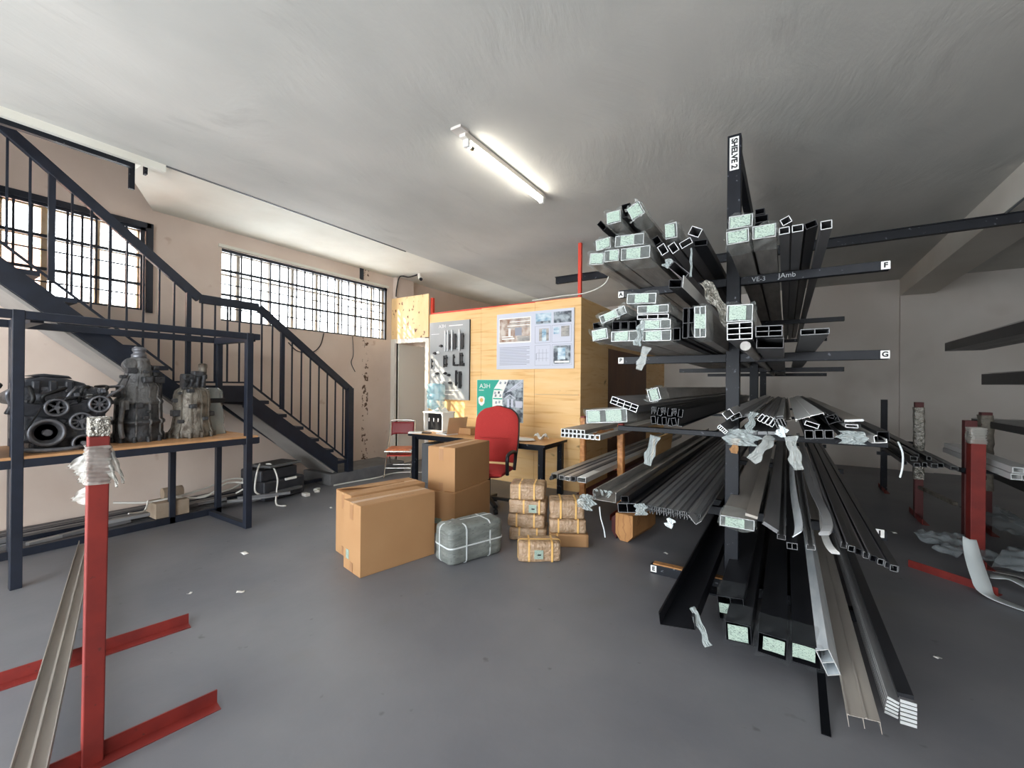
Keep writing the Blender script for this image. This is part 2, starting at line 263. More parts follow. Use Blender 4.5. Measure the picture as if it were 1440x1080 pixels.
PROF = [
('wrapped bundle at the bottom left corner of the top left stack, label filling its end', 'bundle', -1.107, 2.68, 2.301, 0.099, 0.076, -6.5, 5.9, None, {'lab': (0.08, 0.95)}),
('wrapped tube second from left in the bottom row of the top left stack', 'bundle', -1.003, 2.68, 2.303, 0.098, 0.075, -1.7, 5.9, None, {'lab': (0.38, 0.95)}),
('wide wrapped bundle with two open cells beside its label, bottom row of top left stack', 'bundle', -0.893, 2.68, 2.296, 0.187, 0.077, -1.8, 5.9, None, {'lab': (0.2, 0.68)}),
('wide wrapped bundle in second row of the top left stack, dark cells beside its label', 'bundle', -0.933, 2.68, 2.389, 0.188, 0.071, -3.2, 5.9, None, {'lab': (0.2, 0.66)}),
('small tilted wrapped bundle at left edge of second row, top left stack', 'bundle', -1.058, 2.68, 2.385, 0.1, 0.071, 4.0, 5.9, None, {'lab': (0.05, 0.95)}),
('slim black channel sticking out tilted at the upper left of the top left stack', 'tube', -1.015, 2.68, 2.508, 0.036, 0.068, 39.4, 5.9, None, {'edge': 'none', 'mat': 'black'}),
('wrapped bundle with pale label high on the left of the top left stack', 'bundle', -0.993, 2.7, 2.55, 0.094, 0.08, 3.0, 5.9, None, {'lab': (0.05, 0.95)}),
('black open profile between two labelled bundles at the peak of the top left stack', 'tube', -0.897, 2.71, 2.581, 0.055, 0.086, 3.3, 5.9, None, {'edge': 'none', 'mat': 'black'}),
('fat wrapped bundle with torn film leaning at the peak of the top left stack', 'bundle', -0.8, 2.62, 2.513, 0.084, 0.09, 26.3, 5.9, None, {'lab': (0.05, 0.9), 'torn': 1}),
('black square tube tilted under the leaning fat bundle of the top left stack', 'tube', -0.679, 2.68, 2.354, 0.043, 0.052, 27.0, 5.9, None, {'edge': 'none', 'mat': 'black'}),
('bright edged small tube, first in the tilted row, top left stack', 'tube', -0.638, 2.68, 2.289, 0.044, 0.064, 28.2, 5.9, None, {'edge': 'bright'}),
('bright edged tube with torn film, second in the tilted row, top left stack', 'tube', -0.576, 2.68, 2.29, 0.044, 0.06, 30.4, 5.9, None, {'edge': 'bright'}),
('bright edged rectangular tube, third of the tilted row on the top left stack', 'tube', -0.525, 2.68, 2.312, 0.069, 0.039, 24.2, 5.9, None, {'edge': 'bright'}),
('bright edged rectangular tube tipped the other way at right end of top left stack', 'tube', -0.492, 2.68, 2.393, 0.066, 0.052, -28.1, 5.9, None, {'edge': 'bright'}),
('labelled bundle in clear film above the tilted tubes of the top left stack', 'bundle', -0.625, 2.71, 2.394, 0.07, 0.094, 3.2, 5.9, None, {'lab': (0.02, 0.8)}),
('flat black tube under the tipped bright edged tube, top left stack', 'tube', -0.466, 2.72, 2.328, 0.074, 0.035, -2.6, 5.9, None, {'edge': 'none', 'mat': 'black'}),
('grey tube resting on arm A under the tilted tubes', 'tube', -0.612, 2.73, 2.226, 0.124, 0.05, -44.7, 5.9, None, {'edge': 'none'}),
('black tube with an upright flange painted as lit directly below arm A', 'tube', -0.526, 2.35, 2.019, 0.067, 0.042, -5.3, 5.9, None, {'edge': 'none', 'mat': 'black', 'flange': 1}),
('flat wrapped bundle on top of the second left stack right beside the letter A', 'bundle', -0.78, 2.45, 1.973, 0.169, 0.059, -4.0, 5.9, None, {'lab': (0.28, 0.76)}),
('flat wrapped bundle with dark cells, second from top of the second left stack', 'bundle', -0.718, 2.45, 1.911, 0.176, 0.045, -1.8, 5.9, None, {'lab': (0.32, 0.7)}),
('row of three bare black cells sandwiched between labelled bundles of second left stack', 'tube', -0.718, 2.45, 1.879, 0.177, 0.027, -2.7, 5.9, None, {'nx': 3, 'edge': 'bright'}),
('labelled bundle above the bottom right one in the second left stack', 'bundle', -0.697, 2.45, 1.82, 0.166, 0.052, -1.3, 5.9, None, {'lab': (0.15, 0.63)}),
('labelled bundle at the bottom centre of the second left stack', 'bundle', -0.687, 2.45, 1.753, 0.159, 0.06, -0.9, 5.9, None, {'lab': (0.12, 0.65)}),
('labelled bundle in the bottom row of second left stack, second from the left', 'bundle', -0.87, 2.45, 1.759, 0.164, 0.06, -0.4, 5.9, None, {'lab': (0.13, 0.63)}),
('small square bundle with label at the far left end of the second left stack', 'bundle', -0.984, 2.45, 1.768, 0.097, 0.064, 7.6, 5.9, None, {'lab': (0.03, 0.93)}),
('tilted bundle in torn film leaning on the left of the second left stack', 'bundle', -0.931, 2.45, 1.868, 0.166, 0.049, 19.2, 5.9, None, {'lab': (0.18, 0.65), 'torn': 1}),
('black tube end wedged below the tilted torn bundle of second left stack', 'tube', -0.991, 2.47, 1.843, 0.071, 0.037, 5.9, 5.9, None, {'edge': 'none', 'mat': 'black'}),
('left one of three black tubes in the hollow of the second left stack', 'tube', -0.875, 2.48, 1.83, 0.047, 0.053, 0.4, 5.9, None, {'edge': 'none', 'mat': 'black'}),
('middle one of three black tubes in the hollow of the second left stack', 'tube', -0.825, 2.48, 1.827, 0.046, 0.052, 0.4, 5.9, None, {'edge': 'none', 'mat': 'black'}),
('right one of three black tubes in the hollow of the second left stack', 'tube', -0.776, 2.48, 1.824, 0.045, 0.052, 0.5, 5.9, None, {'edge': 'none', 'mat': 'black'}),
('short black tube standing right of the bottom labelled bundles of second left stack', 'tube', -0.522, 2.45, 1.75, 0.038, 0.069, 0.1, 5.9, None, {'edge': 'none', 'mat': 'black'}),
('tall black profile on edge, first left of the upright labelled bundle', 'tube', -0.474, 2.45, 1.759, 0.028, 0.168, -1.0, 5.9, None, {'ny': 2, 'edge': 'none', 'mat': 'black'}),
('tall black profile on edge directly against the upright labelled bundle', 'tube', -0.443, 2.45, 1.762, 0.028, 0.163, -1.0, 5.9, None, {'ny': 2, 'edge': 'none', 'mat': 'black'}),
('upright bundle on edge with label between dark cells, right end of second left stack', 'bundle', -0.413, 2.45, 1.759, 0.058, 0.169, 0.7, 5.9, None, {'lab': (0.05, 0.95), 'labz': (0.28, 0.75)}),
('labelled tube bundle at the bottom left of the top right stack, against the column', 'bundle', -0.286, 2.68, 2.294, 0.113, 0.075, 2.2, 5.9, None, {'lab': (0.08, 0.92)}),
('labelled bundle lying on another one beside the column, top right stack', 'bundle', -0.277, 2.68, 2.382, 0.12, 0.07, -1.7, 5.9, None, {'lab': (0.06, 0.9)}),
('labelled bundle second from the column in the top right stack', 'bundle', -0.16, 2.68, 2.303, 0.112, 0.072, -0.1, 5.9, None, {'lab': (0.1, 0.95)}),
('upper of two black tubes stacked behind the labelled bundles, top right stack', 'tube', -0.15, 2.7, 2.443, 0.047, 0.031, -0.6, 5.9, None, {'edge': 'none', 'mat': 'black'}),
('lower of two black tubes stacked behind the labelled bundles, top right stack', 'tube', -0.15, 2.7, 2.398, 0.063, 0.039, 0.0, 5.9, None, {'edge': 'none', 'mat': 'black'}),
('bright edged tube next to the labelled bundles on the top right arm', 'tube', -0.036, 2.68, 2.306, 0.048, 0.037, 2.0, 5.9, None, {'edge': 'bright'}),
('bright edged tube tilted on top of its neighbours on the top right arm', 'tube', -0.019, 2.68, 2.35, 0.046, 0.037, 24.6, 5.9, None, {'edge': 'bright'}),
('bright edged tube in the middle of the top right row', 'tube', 0.021, 2.68, 2.308, 0.05, 0.037, 1.2, 5.9, None, {'edge': 'bright'}),
('black profile leaning between two bright edged tubes of the top right row', 'tube', 0.082, 2.68, 2.313, 0.053, 0.033, 16.0, 5.9, None, {'edge': 'none', 'mat': 'black'}),
('bright edged tube at the right end of the top right row', 'tube', 0.143, 2.68, 2.299, 0.048, 0.044, 1.1, 5.9, None, {'edge': 'bright'}),
('labelled bundle in clear film beside the column on arm G', 'bundle', -0.26, 2.45, 1.833, 0.12, 0.086, -1.6, 5.9, None, {'lab': (0.1, 0.75)}),
('bright edged block of six cells under the labelled bundle on arm G', 'tube', -0.257, 2.45, 1.739, 0.117, 0.088, 0.3, 5.9, None, {'nx': 2, 'ny': 3, 'edge': 'bright'}),
('dark profile with four cells next to the bright six-cell block on arm G', 'tube', -0.13, 2.45, 1.748, 0.116, 0.055, -0.6, 5.9, None, {'nx': 2, 'ny': 2, 'edge': 'dim', 'mat': 'black'}),
('flat dark profile with two wide cells near the middle of arm G', 'tube', 0.056, 2.45, 1.746, 0.114, 0.028, 0.4, 5.9, None, {'nx': 2, 'edge': 'dim'}),
('grey film-wrapped round bar directly on arm G beside the column', 'round', -0.222, 2.5, 1.687, 0.09, 0.05, -2.0, 5.9, None, {'mat': 'film'}),
('dark grey tube on arm G under the four-cell profile', 'tube', -0.132, 2.5500000000000003, 1.701, 0.123, 0.052, -2.2, 5.9, None, {'edge': 'none'}),
('flat wrapped bundle with two pale labels at the left tip of arm C', 'bundle', -1.207, 2.9, 1.229, 0.305, 0.095, 4.8, 5.9, None, {'lab': (0.04, 0.36), 'lab2': (0.5, 0.88)}),
('slanted stack of bright edged hollow panels on the third left level', 'tube', -1.034, 2.9, 1.38, 0.197, 0.051, -18.1, 5.9, None, {'nx': 4, 'ny': 2, 'edge': 'bright'}),
('thick film-wrapped bar with crumpled end on the third left level', 'bundle', -0.761, 2.9, 1.395, 0.077, 0.083, 15.8, 5.9, None, {'lab': (0.2, 0.85), 'torn': 1, 'mat': 'film'}),
('first black profile from the left, bottom row of the tight black block, third left level', 'tube', -0.75, 2.9, 1.249, 0.03, 0.053, 6.8, 5.9, 'black profiles in the block on the third left level', {'edge': 'none', 'mat': 'black'}),
('first black profile from the left, top row of the tight black block, third left level', 'comb', -0.76, 2.936, 1.309, 0.03, 0.054, 0.7, 5.9, 'black profiles in the block on the third left level', {'edge': 'none', 'mat': 'black'}),
('second black profile from the left, bottom row of the tight black block, third left level', 'angle', -0.716, 2.9, 1.248, 0.03, 0.052, -6.8, 5.9, 'black profiles in the block on the third left level', {'edge': 'none', 'mat': 'black'}),
('second black profile from the left, top row of the tight black block, third left level', 'channel', -0.726, 2.936, 1.308, 0.031, 0.051, -12.8, 5.9, 'black profiles in the block on the third left level', {'edge': 'none', 'mat': 'black'}),
('third black profile from the left, bottom row of the tight black block, third left level', 'tube', -0.683, 2.9, 1.247, 0.029, 0.053, 1.4, 5.9, 'black profiles in the block on the third left level', {'edge': 'none', 'mat': 'black'}),
('third black profile from the left, top row of the tight black block, third left level', 'comb', -0.692, 2.936, 1.306, 0.03, 0.052, 10.8, 5.9, 'black profiles in the block on the third left level', {'edge': 'none', 'mat': 'black'}),
('fourth black profile from the left, bottom row of the tight black block, third left level', 'angle', -0.65, 2.9, 1.246, 0.03, 0.05, -12.3, 5.9, 'black profiles in the block on the third left level', {'edge': 'none', 'mat': 'black'}),
('fourth black profile from the left, top row of the tight black block, third left level', 'channel', -0.659, 2.936, 1.305, 0.029, 0.053, -5.7, 5.9, 'black profiles in the block on the third left level', {'edge': 'none', 'mat': 'black'}),
('fifth black profile from the left, bottom row of the tight black block, third left level', 'tube', -0.618, 2.9, 1.245, 0.029, 0.05, 11.6, 5.9, 'black profiles in the block on the third left level', {'edge': 'none', 'mat': 'black'}),
('fifth black profile from the left, top row of the tight black block, third left level', 'comb', -0.626, 2.936, 1.304, 0.029, 0.052, 6.4, 5.9, 'black profiles in the block on the third left level', {'edge': 'none', 'mat': 'black'}),
('sixth black profile from the left, bottom row of the tight black block, third left level', 'angle', -0.586, 2.9, 1.244, 0.028, 0.052, -5.1, 5.9, 'black profiles in the block on the third left level', {'edge': 'none', 'mat': 'black'}),
('sixth black profile from the left, top row of the tight black block, third left level', 'channel', -0.593, 2.936, 1.302, 0.029, 0.052, -7.6, 5.9, 'black profiles in the block on the third left level', {'edge': 'none', 'mat': 'black'}),
('film-wrapped shallow channel at the left tip of arm D', 'channel', -1.256, 3.15, 0.62, 0.188, 0.079, -0.3, 5.9, None, {'mat': 'film', 'torn': 1}),
('black square tube with a pale side on top of the double tube on arm D', 'tube', -1.015, 3.1, 0.645, 0.057, 0.046, 7.0, 5.9, None, {'edge': 'none', 'mat': 'black'}),
('black double-cell tube at the end of arm D above the timber block', 'tube', -1.034, 3.1, 0.569, 0.143, 0.067, 8.1, 5.9, None, {'nx': 2, 'edge': 'dim', 'mat': 'black'}),
('first ribbed profile from the left in the wide row on arm D', 'comb', -0.885, 3.1, 0.597, 0.046, 0.059, 0.1, 5.9, 'ribbed profiles on arm D', {'mat': 'dark', 'edge': 'dim'}),
('second ribbed profile from the left in the wide row on arm D', 'comb', -0.84, 3.115, 0.592, 0.046, 0.059, 0.1, 5.9, 'ribbed profiles on arm D', {'mat': 'grey', 'edge': 'dim'}),
('third ribbed profile from the left in the wide row on arm D', 'comb', -0.796, 3.1300000000000003, 0.587, 0.045, 0.059, 0.1, 5.9, 'ribbed profiles on arm D', {'mat': 'grey', 'edge': 'dim'}),
('fourth ribbed profile from the left in the wide row on arm D', 'comb', -0.737, 3.085, 0.6, 0.044, 0.058, 0.1, 5.9, 'ribbed profiles on arm D', {'mat': 'dark', 'edge': 'dim'}),
('fifth ribbed profile from the left in the wide row on arm D', 'comb', -0.694, 3.1, 0.596, 0.043, 0.057, 0.1, 5.9, 'ribbed profiles on arm D', {'mat': 'grey', 'edge': 'dim'}),
('sixth ribbed profile from the left in the wide row on arm D', 'comb', -0.652, 3.115, 0.591, 0.043, 0.057, 0.1, 5.9, 'ribbed profiles on arm D', {'mat': 'grey', 'edge': 'dim'}),
('seventh ribbed profile from the left in the wide row on arm D', 'comb', -0.598, 3.0700000000000003, 0.604, 0.042, 0.056, 0.1, 5.9, 'ribbed profiles on arm D', {'mat': 'dark', 'edge': 'dim'}),
('eighth ribbed profile from the left in the wide row on arm D', 'comb', -0.557, 3.085, 0.599, 0.041, 0.056, 0.1, 5.9, 'ribbed profiles on arm D', {'mat': 'grey', 'edge': 'dim'}),
('ninth ribbed profile from the left in the wide row on arm D', 'comb', -0.516, 3.1, 0.594, 0.041, 0.056, 0.1, 5.9, 'ribbed profiles on arm D', {'mat': 'grey', 'edge': 'dim'}),
('grey angle profile hanging at the right edge of the ribbed row on arm D', 'angle', -0.486, 2.98, 0.607, 0.046, 0.076, 39.7, 5.9, None, {'mat': 'grey'}),
('wide flat bundle with a pale end label at the inner end of arm I', 'bundle', -0.335, 2.9, 0.656, 0.188, 0.064, -0.8, 5.9, None, {'lab': (0.16, 0.72), 'mat': 'brown'}),
('brown flat profile on top of the labelled flat bundle on arm I', 'flat', -0.202, 2.92, 0.731, 0.067, 0.017, -10.4, 5.9, None, {'mat': 'brown'}),
('broad grey flat profile second from the column on arm I', 'flat', -0.113, 2.9, 0.703, 0.086, 0.021, -29.9, 5.9, None, {'mat': 'dark'}),
('dark narrow profile with frayed end near the middle of arm I', 'channel', -0.038, 2.87, 0.64, 0.043, 0.029, -0.3, 5.9, None, {'mat': 'dark'}),
('thin flat strip with a bright face curving along arm I', 'flat', 0.037, 2.88, 0.659, 0.053, 0.006, 43.3, 5.9, None, {'mat': 'white', 'bend': 0.03}),  # white material paints in the reflection on this shiny strip
('black double profile under the bright strip on arm I', 'tube', 0.009, 2.87, 0.596, 0.052, 0.036, 2.4, 5.9, None, {'nx': 2, 'edge': 'dim', 'mat': 'black'}),
('long grey channel in the middle of arm I, reaching forward of its neighbours', 'channel', 0.097, 2.8, 0.632, 0.042, 0.027, 3.5, 5.9, None, {'mat': 'grey'}),
('wide grey flat strip bent over the fan on arm I', 'flat', 0.151, 2.8, 0.717, 0.046, 0.012, 11.0, 5.9, None, {'mat': 'grey', 'bend': 0.05, 'dz': 0.04}),
('wavy pale strip running down the middle of the fan on arm I', 'flat', 0.203, 2.75, 0.647, 0.034, 0.012, 4.6, 5.9, None, {'mat': 'lightgrey', 'bend': -0.05, 'dz': 0.04}),
('first narrow dark profile from the left in the fan at the end of arm I', 'channel', 0.245, 2.84, 0.661, 0.028, 0.033, -5.9, 5.9, 'narrow dark profiles fanned on arm I', {'mat': 'dark', 'edge': 'none'}),
('second narrow dark profile from the left in the fan at the end of arm I', 'tube', 0.274, 2.82, 0.656, 0.027, 0.032, -5.8, 5.9, 'narrow dark profiles fanned on arm I', {'mat': 'black', 'edge': 'dim'}),
('third narrow dark profile from the left in the fan at the end of arm I', 'tube', 0.301, 2.8, 0.652, 0.027, 0.032, -5.7, 5.9, 'narrow dark profiles fanned on arm I', {'mat': 'black', 'edge': 'none'}),
('fourth narrow dark profile from the left in the fan at the end of arm I', 'channel', 0.329, 2.78, 0.647, 0.026, 0.031, -5.6, 5.9, 'narrow dark profiles fanned on arm I', {'mat': 'dark', 'edge': 'dim'}),
('fifth narrow dark profile from the left in the fan at the end of arm I', 'tube', 0.355, 2.76, 0.643, 0.025, 0.031, -5.4, 5.9, 'narrow dark profiles fanned on arm I', {'mat': 'black', 'edge': 'none'}),
('sixth narrow dark profile from the left in the fan at the end of arm I', 'tube', 0.38, 2.7399999999999998, 0.64, 0.025, 0.03, -5.3, 5.9, 'narrow dark profiles fanned on arm I', {'mat': 'black', 'edge': 'dim'}),
('seventh narrow dark profile from the left in the fan at the end of arm I', 'channel', 0.405, 2.7199999999999998, 0.636, 0.024, 0.03, -5.2, 5.9, 'narrow dark profiles fanned on arm I', {'mat': 'dark', 'edge': 'none'}),
('eighth narrow dark profile from the left in the fan at the end of arm I', 'tube', 0.429, 2.6999999999999997, 0.633, 0.024, 0.03, -5.1, 5.9, 'narrow dark profiles fanned on arm I', {'mat': 'black', 'edge': 'dim'}),
('long black tube at the outermost edge of the fan on arm I', 'tube', 0.415, 2.66, 0.645, 0.029, 0.03, -3.4, 5.9, None, {'edge': 'dim', 'mat': 'black'}),
('wide black channel lying low beside arm E, left of the floor bundles', 'channel', -0.614, 2.6, 0.103, 0.2, 0.075, 7.9, 5.9, None, {'mat': 'black'}),
('black wrapped bundle on top of the floor bundles, white label strip on its end', 'bundle', -0.328, 2.85, 0.11, 0.144, 0.141, 6.1, 5.9, None, {'lab': (0.05, 0.95), 'labz': (0.3, 0.72), 'mat': 'black'}),
('black wrapped floor bundle with label, leftmost of the three', 'bundle', -0.268, 2.62, 0.118, 0.127, 0.105, 3.3, 5.9, None, {'lab': (0.1, 0.88), 'labz': (0.1, 0.9), 'mat': 'black'}),
('black wrapped floor bundle with label, middle of the three', 'bundle', -0.12, 2.62, 0.104, 0.134, 0.109, -2.3, 5.9, None, {'lab': (0.18, 0.92), 'labz': (0.25, 0.9), 'mat': 'black'}),
('black wrapped floor bundle with label, right one beside the white profile', 'bundle', 0.033, 2.62, 0.105, 0.125, 0.107, -0.1, 5.9, None, {'lab': (0.02, 0.8), 'labz': (0.3, 0.95), 'mat': 'black'}),
('white film-covered twin-cell profile beside the floor bundles', 'tube', 0.179, 2.6, 0.099, 0.058, 0.121, 24.5, 5.9, None, {'ny': 2, 'nx': 1, 'edge': 'bright', 'mat': 'white'}),
('broad brown-grey profile with two ribs reaching farthest forward', 'uchan', 0.232, 2.31, 0.066, 0.114, 0.051, 7.7, 6.2, None, {'mat': 'brown'}),
('first grey flat bar from the bottom, left pack beside the broad brown profile', 'flat', 0.366, 2.44, 0.1, 0.046, 0.01, -10.8, 5.9, 'flat bars in the left pack', {'mat': 'grey', 'edge': 'bright'}),
('second grey flat bar from the bottom, left pack beside the broad brown profile', 'flat', 0.368, 2.44, 0.116, 0.044, 0.01, -12.3, 5.9, 'flat bars in the left pack', {'mat': 'grey', 'edge': 'bright'}),
('third grey flat bar from the bottom, left pack beside the broad brown profile', 'flat', 0.37, 2.44, 0.132, 0.043, 0.01, -13.8, 5.9, 'flat bars in the left pack', {'mat': 'grey', 'edge': 'bright'}),
('fourth grey flat bar from the bottom, left pack beside the broad brown profile', 'flat', 0.373, 2.44, 0.148, 0.042, 0.01, -15.4, 5.9, 'flat bars in the left pack', {'mat': 'grey', 'edge': 'bright'}),
('fifth grey flat bar from the bottom, left pack beside the broad brown profile', 'flat', 0.375, 2.44, 0.164, 0.04, 0.01, -17.1, 5.9, 'flat bars in the left pack', {'mat': 'grey', 'edge': 'bright'}),
('first thin bar from the bottom, outermost pack of the floor row', 'flat', 0.415, 2.42, 0.088, 0.053, 0.012, 1.4, 5.9, 'flat bars in the right pack', {'mat': 'grey', 'edge': 'bright'}),
('second thin bar from the bottom, outermost pack of the floor row', 'flat', 0.415, 2.42, 0.106, 0.053, 0.012, 1.1, 5.9, 'flat bars in the right pack', {'mat': 'dark', 'edge': 'bright'}),
('third thin bar from the bottom, outermost pack of the floor row', 'flat', 0.415, 2.42, 0.124, 0.053, 0.012, 0.8, 5.9, 'flat bars in the right pack', {'mat': 'dark', 'edge': 'bright'}),
('fourth thin bar from the bottom, outermost pack of the floor row', 'flat', 0.415, 2.42, 0.142, 0.053, 0.012, 0.5, 5.9, 'flat bars in the right pack', {'mat': 'dark', 'edge': 'bright'}),
('fifth thin bar from the bottom, outermost pack of the floor row', 'flat', 0.415, 2.42, 0.16, 0.053, 0.012, 0.1, 5.9, 'flat bars in the right pack', {'mat': 'dark', 'edge': 'bright'}),
('sixth thin bar from the bottom, outermost pack of the floor row', 'flat', 0.414, 2.42, 0.177, 0.053, 0.012, -0.2, 5.9, 'flat bars in the right pack', {'mat': 'dark', 'edge': 'bright'}),
('black flat bar topping the outer pack of thin bars', 'flat', 0.41, 2.44, 0.182, 0.054, 0.022, 5.9, 5.9, None, {'mat': 'black'}),
('pale grey channel leaning against the column on the third right level', 'channel', -0.307, 2.95, 1.297, 0.055, 0.048, 37.9, 5.9, None, {'mat': 'lightgrey', 'edge': 'bright'}),
('dark tube tucked beside the pale channel on the third right level', 'tube', -0.278, 2.95, 1.289, 0.066, 0.033, 28.9, 5.9, None, {'edge': 'dim'}),
('small comb profile with bright cells at the inner end of the third right level', 'tube', -0.295, 2.9000000000000004, 1.23, 0.061, 0.025, 138.6, 5.9, None, {'nx': 5, 'edge': 'bright'}),
('first tilted bright rimmed tube from the left in the leaning row of four', 'tube', -0.129, 2.95, 1.292, 0.048, 0.022, 54.1, 5.9, 'four leaning tubes on the third right level', {'edge': 'bright'}),
('second tilted bright rimmed tube from the left in the leaning row of four', 'tube', -0.109, 2.97, 1.282, 0.05, 0.022, 56.2, 5.9, 'four leaning tubes on the third right level', {'edge': 'bright'}),
('third tilted bright rimmed tube from the left in the leaning row of four', 'tube', -0.088, 2.99, 1.271, 0.053, 0.022, 58.0, 5.9, 'four leaning tubes on the third right level', {'edge': 'bright'}),
('fourth tilted bright rimmed tube from the left in the leaning row of four', 'tube', -0.068, 3.0100000000000002, 1.26, 0.055, 0.021, 59.7, 5.9, 'four leaning tubes on the third right level', {'edge': 'bright'}),
('first dark tube from the left in the cluster beside the wide silver channel', 'tube', -0.042, 2.98, 1.258, 0.016, 0.056, 23.4, 5.9, 'dark tubes left of silver channel', {'edge': 'dim'}),
('second dark tube from the left in the cluster beside the wide silver channel', 'tube', -0.025, 2.98, 1.262, 0.016, 0.056, 23.5, 5.9, 'dark tubes left of silver channel', {'edge': 'dim'}),
('third dark tube from the left in the cluster beside the wide silver channel', 'tube', -0.009, 2.98, 1.265, 0.016, 0.056, 23.5, 5.9, 'dark tubes left of silver channel', {'edge': 'dim'}),
('first dark flat profile from the column under the crumpled film, third right level', 'flat', -0.254, 3.0, 1.204, 0.052, 0.02, 4.0, 5.9, 'flat profiles under the crumpled film', {'edge': 'dim', 'mat': 'dark'}),
('second dark flat profile from the column under the crumpled film, third right level', 'flat', -0.198, 3.0, 1.208, 0.051, 0.019, 4.0, 5.9, 'flat profiles under the crumpled film', {'edge': 'dim', 'mat': 'dark'}),
('third dark flat profile from the column under the crumpled film, third right level', 'flat', -0.143, 3.0, 1.212, 0.05, 0.019, 4.0, 5.9, 'flat profiles under the crumpled film', {'edge': 'dim', 'mat': 'dark'}),
('fourth dark flat profile from the column under the crumpled film, third right level', 'flat', -0.09, 3.0, 1.215, 0.048, 0.019, 4.0, 5.9, 'flat profiles under the crumpled film', {'edge': 'dim', 'mat': 'dark'}),
('wide silver channel with a bright top on the third right level', 'uchan', 0.05, 2.95, 1.302, 0.143, 0.012, 20.0, 5.9, None, {'mat': 'silver'}),
('slim bright edged tube tipped below the wide silver channel', 'tube', 0.087, 2.93, 1.29, 0.068, 0.026, -17.6, 5.9, None, {'edge': 'bright'}),
('left one of three square black tubes below the tipped bright tube', 'tube', 0.092, 2.95, 1.21, 0.042, 0.049, 3.1, 5.9, None, {'edge': 'dim', 'mat': 'black'}),
('middle one of three square black tubes below the tipped bright tube', 'tube', 0.138, 2.95, 1.214, 0.041, 0.049, 3.0, 5.9, None, {'edge': 'dim', 'mat': 'black'}),
('right one of three square black tubes below the tipped bright tube', 'tube', 0.183, 2.95, 1.217, 0.041, 0.048, 3.0, 5.9, None, {'edge': 'dim', 'mat': 'black'}),
('large open black profile right of the wide silver channel', 'tube', 0.2, 2.95, 1.295, 0.057, 0.046, 23.3, 5.9, None, {'edge': 'none', 'mat': 'black'}),
('pale flat profile with a small cell below, right half of the third right level', 'tube', 0.273, 2.95, 1.284, 0.056, 0.019, -0.9, 5.9, None, {'edge': 'bright', 'mat': 'lightgrey'}),
('brownish flat profile lying over the small pale one, third right level', 'flat', 0.27, 2.95, 1.314, 0.083, 0.011, 6.0, 5.9, None, {'edge': 'bright', 'mat': 'brown'}),
('bright T-shaped profile at the outer end of the third right level', 'tee', 0.383, 2.95, 1.207, 0.067, 0.041, 6.3, 5.9, None, {'mat': 'silver'}),
('black open profile behind the bright T-shaped one', 'tube', 0.413, 2.98, 1.219, 0.051, 0.05, 4.4, 5.9, None, {'edge': 'none', 'mat': 'black'}),
('grey tube under the crumpled white film, right half of the third right level', 'tube', 0.258, 3.0100000000000002, 1.221, 0.11, 0.035, 2.0, 5.9, None, {'edge': 'none', 'mat': 'dark', 'nx': 2}),
('first dark profile from the left on top of the third right level pile', 'channel', 0.196, 3.0500000000000003, 1.33, 0.035, 0.018, -12.0, 5.9, 'dark profiles on top of the third right level', {'mat': 'dark', 'edge': 'none'}),
('second dark profile from the left on top of the third right level pile', 'channel', 0.236, 3.0500000000000003, 1.315, 0.035, 0.018, -11.9, 5.9, 'dark profiles on top of the third right level', {'mat': 'dark', 'edge': 'none'}),
('third dark profile from the left on top of the third right level pile', 'channel', 0.275, 3.0500000000000003, 1.3, 0.034, 0.017, -11.8, 5.9, 'dark profiles on top of the third right level', {'mat': 'dark', 'edge': 'none'}),
('fourth dark profile from the left on top of the third right level pile', 'channel', 0.314, 3.0500000000000003, 1.286, 0.034, 0.017, -11.7, 5.9, 'dark profiles on top of the third right level', {'mat': 'dark', 'edge': 'none'}),
('first grey profile from the column on top of the third right level heap', 'channel', -0.27, 3.02, 1.3, 0.043, 0.017, 12.8, 5.9, 'grey profiles on the third right level heap', {'mat': 'grey', 'edge': 'none'}),
('second grey profile from the column on top of the third right level heap', 'flat', -0.231, 3.11, 1.306, 0.043, 0.018, 12.8, 5.9, 'grey profiles on the third right level heap', {'mat': 'lightgrey', 'edge': 'dim'}),
('third grey profile from the column on top of the third right level heap', 'channel', -0.182, 3.08, 1.295, 0.042, 0.017, 13.0, 5.9, 'grey profiles on the third right level heap', {'mat': 'brown', 'edge': 'none'}),
('fourth grey profile from the column on top of the third right level heap', 'flat', -0.136, 3.05, 1.308, 0.041, 0.017, 13.0, 5.9, 'grey profiles on the third right level heap', {'mat': 'dark', 'edge': 'dim'}),
('fifth grey profile from the column on top of the third right level heap', 'channel', -0.091, 3.02, 1.297, 0.04, 0.017, 13.3, 5.9, 'grey profiles on the third right level heap', {'mat': 'grey', 'edge': 'none'}),
('sixth grey profile from the column on top of the third right level heap', 'flat', -0.05, 3.11, 1.303, 0.04, 0.017, 13.3, 5.9, 'grey profiles on the third right level heap', {'mat': 'lightgrey', 'edge': 'dim'}),
('seventh grey profile from the column on top of the third right level heap', 'channel', -0.007, 3.08, 1.292, 0.039, 0.017, 13.5, 5.9, 'grey profiles on the third right level heap', {'mat': 'brown', 'edge': 'none'}),
]
SKY,SUN,EXPO=4.2,4.5,1.83
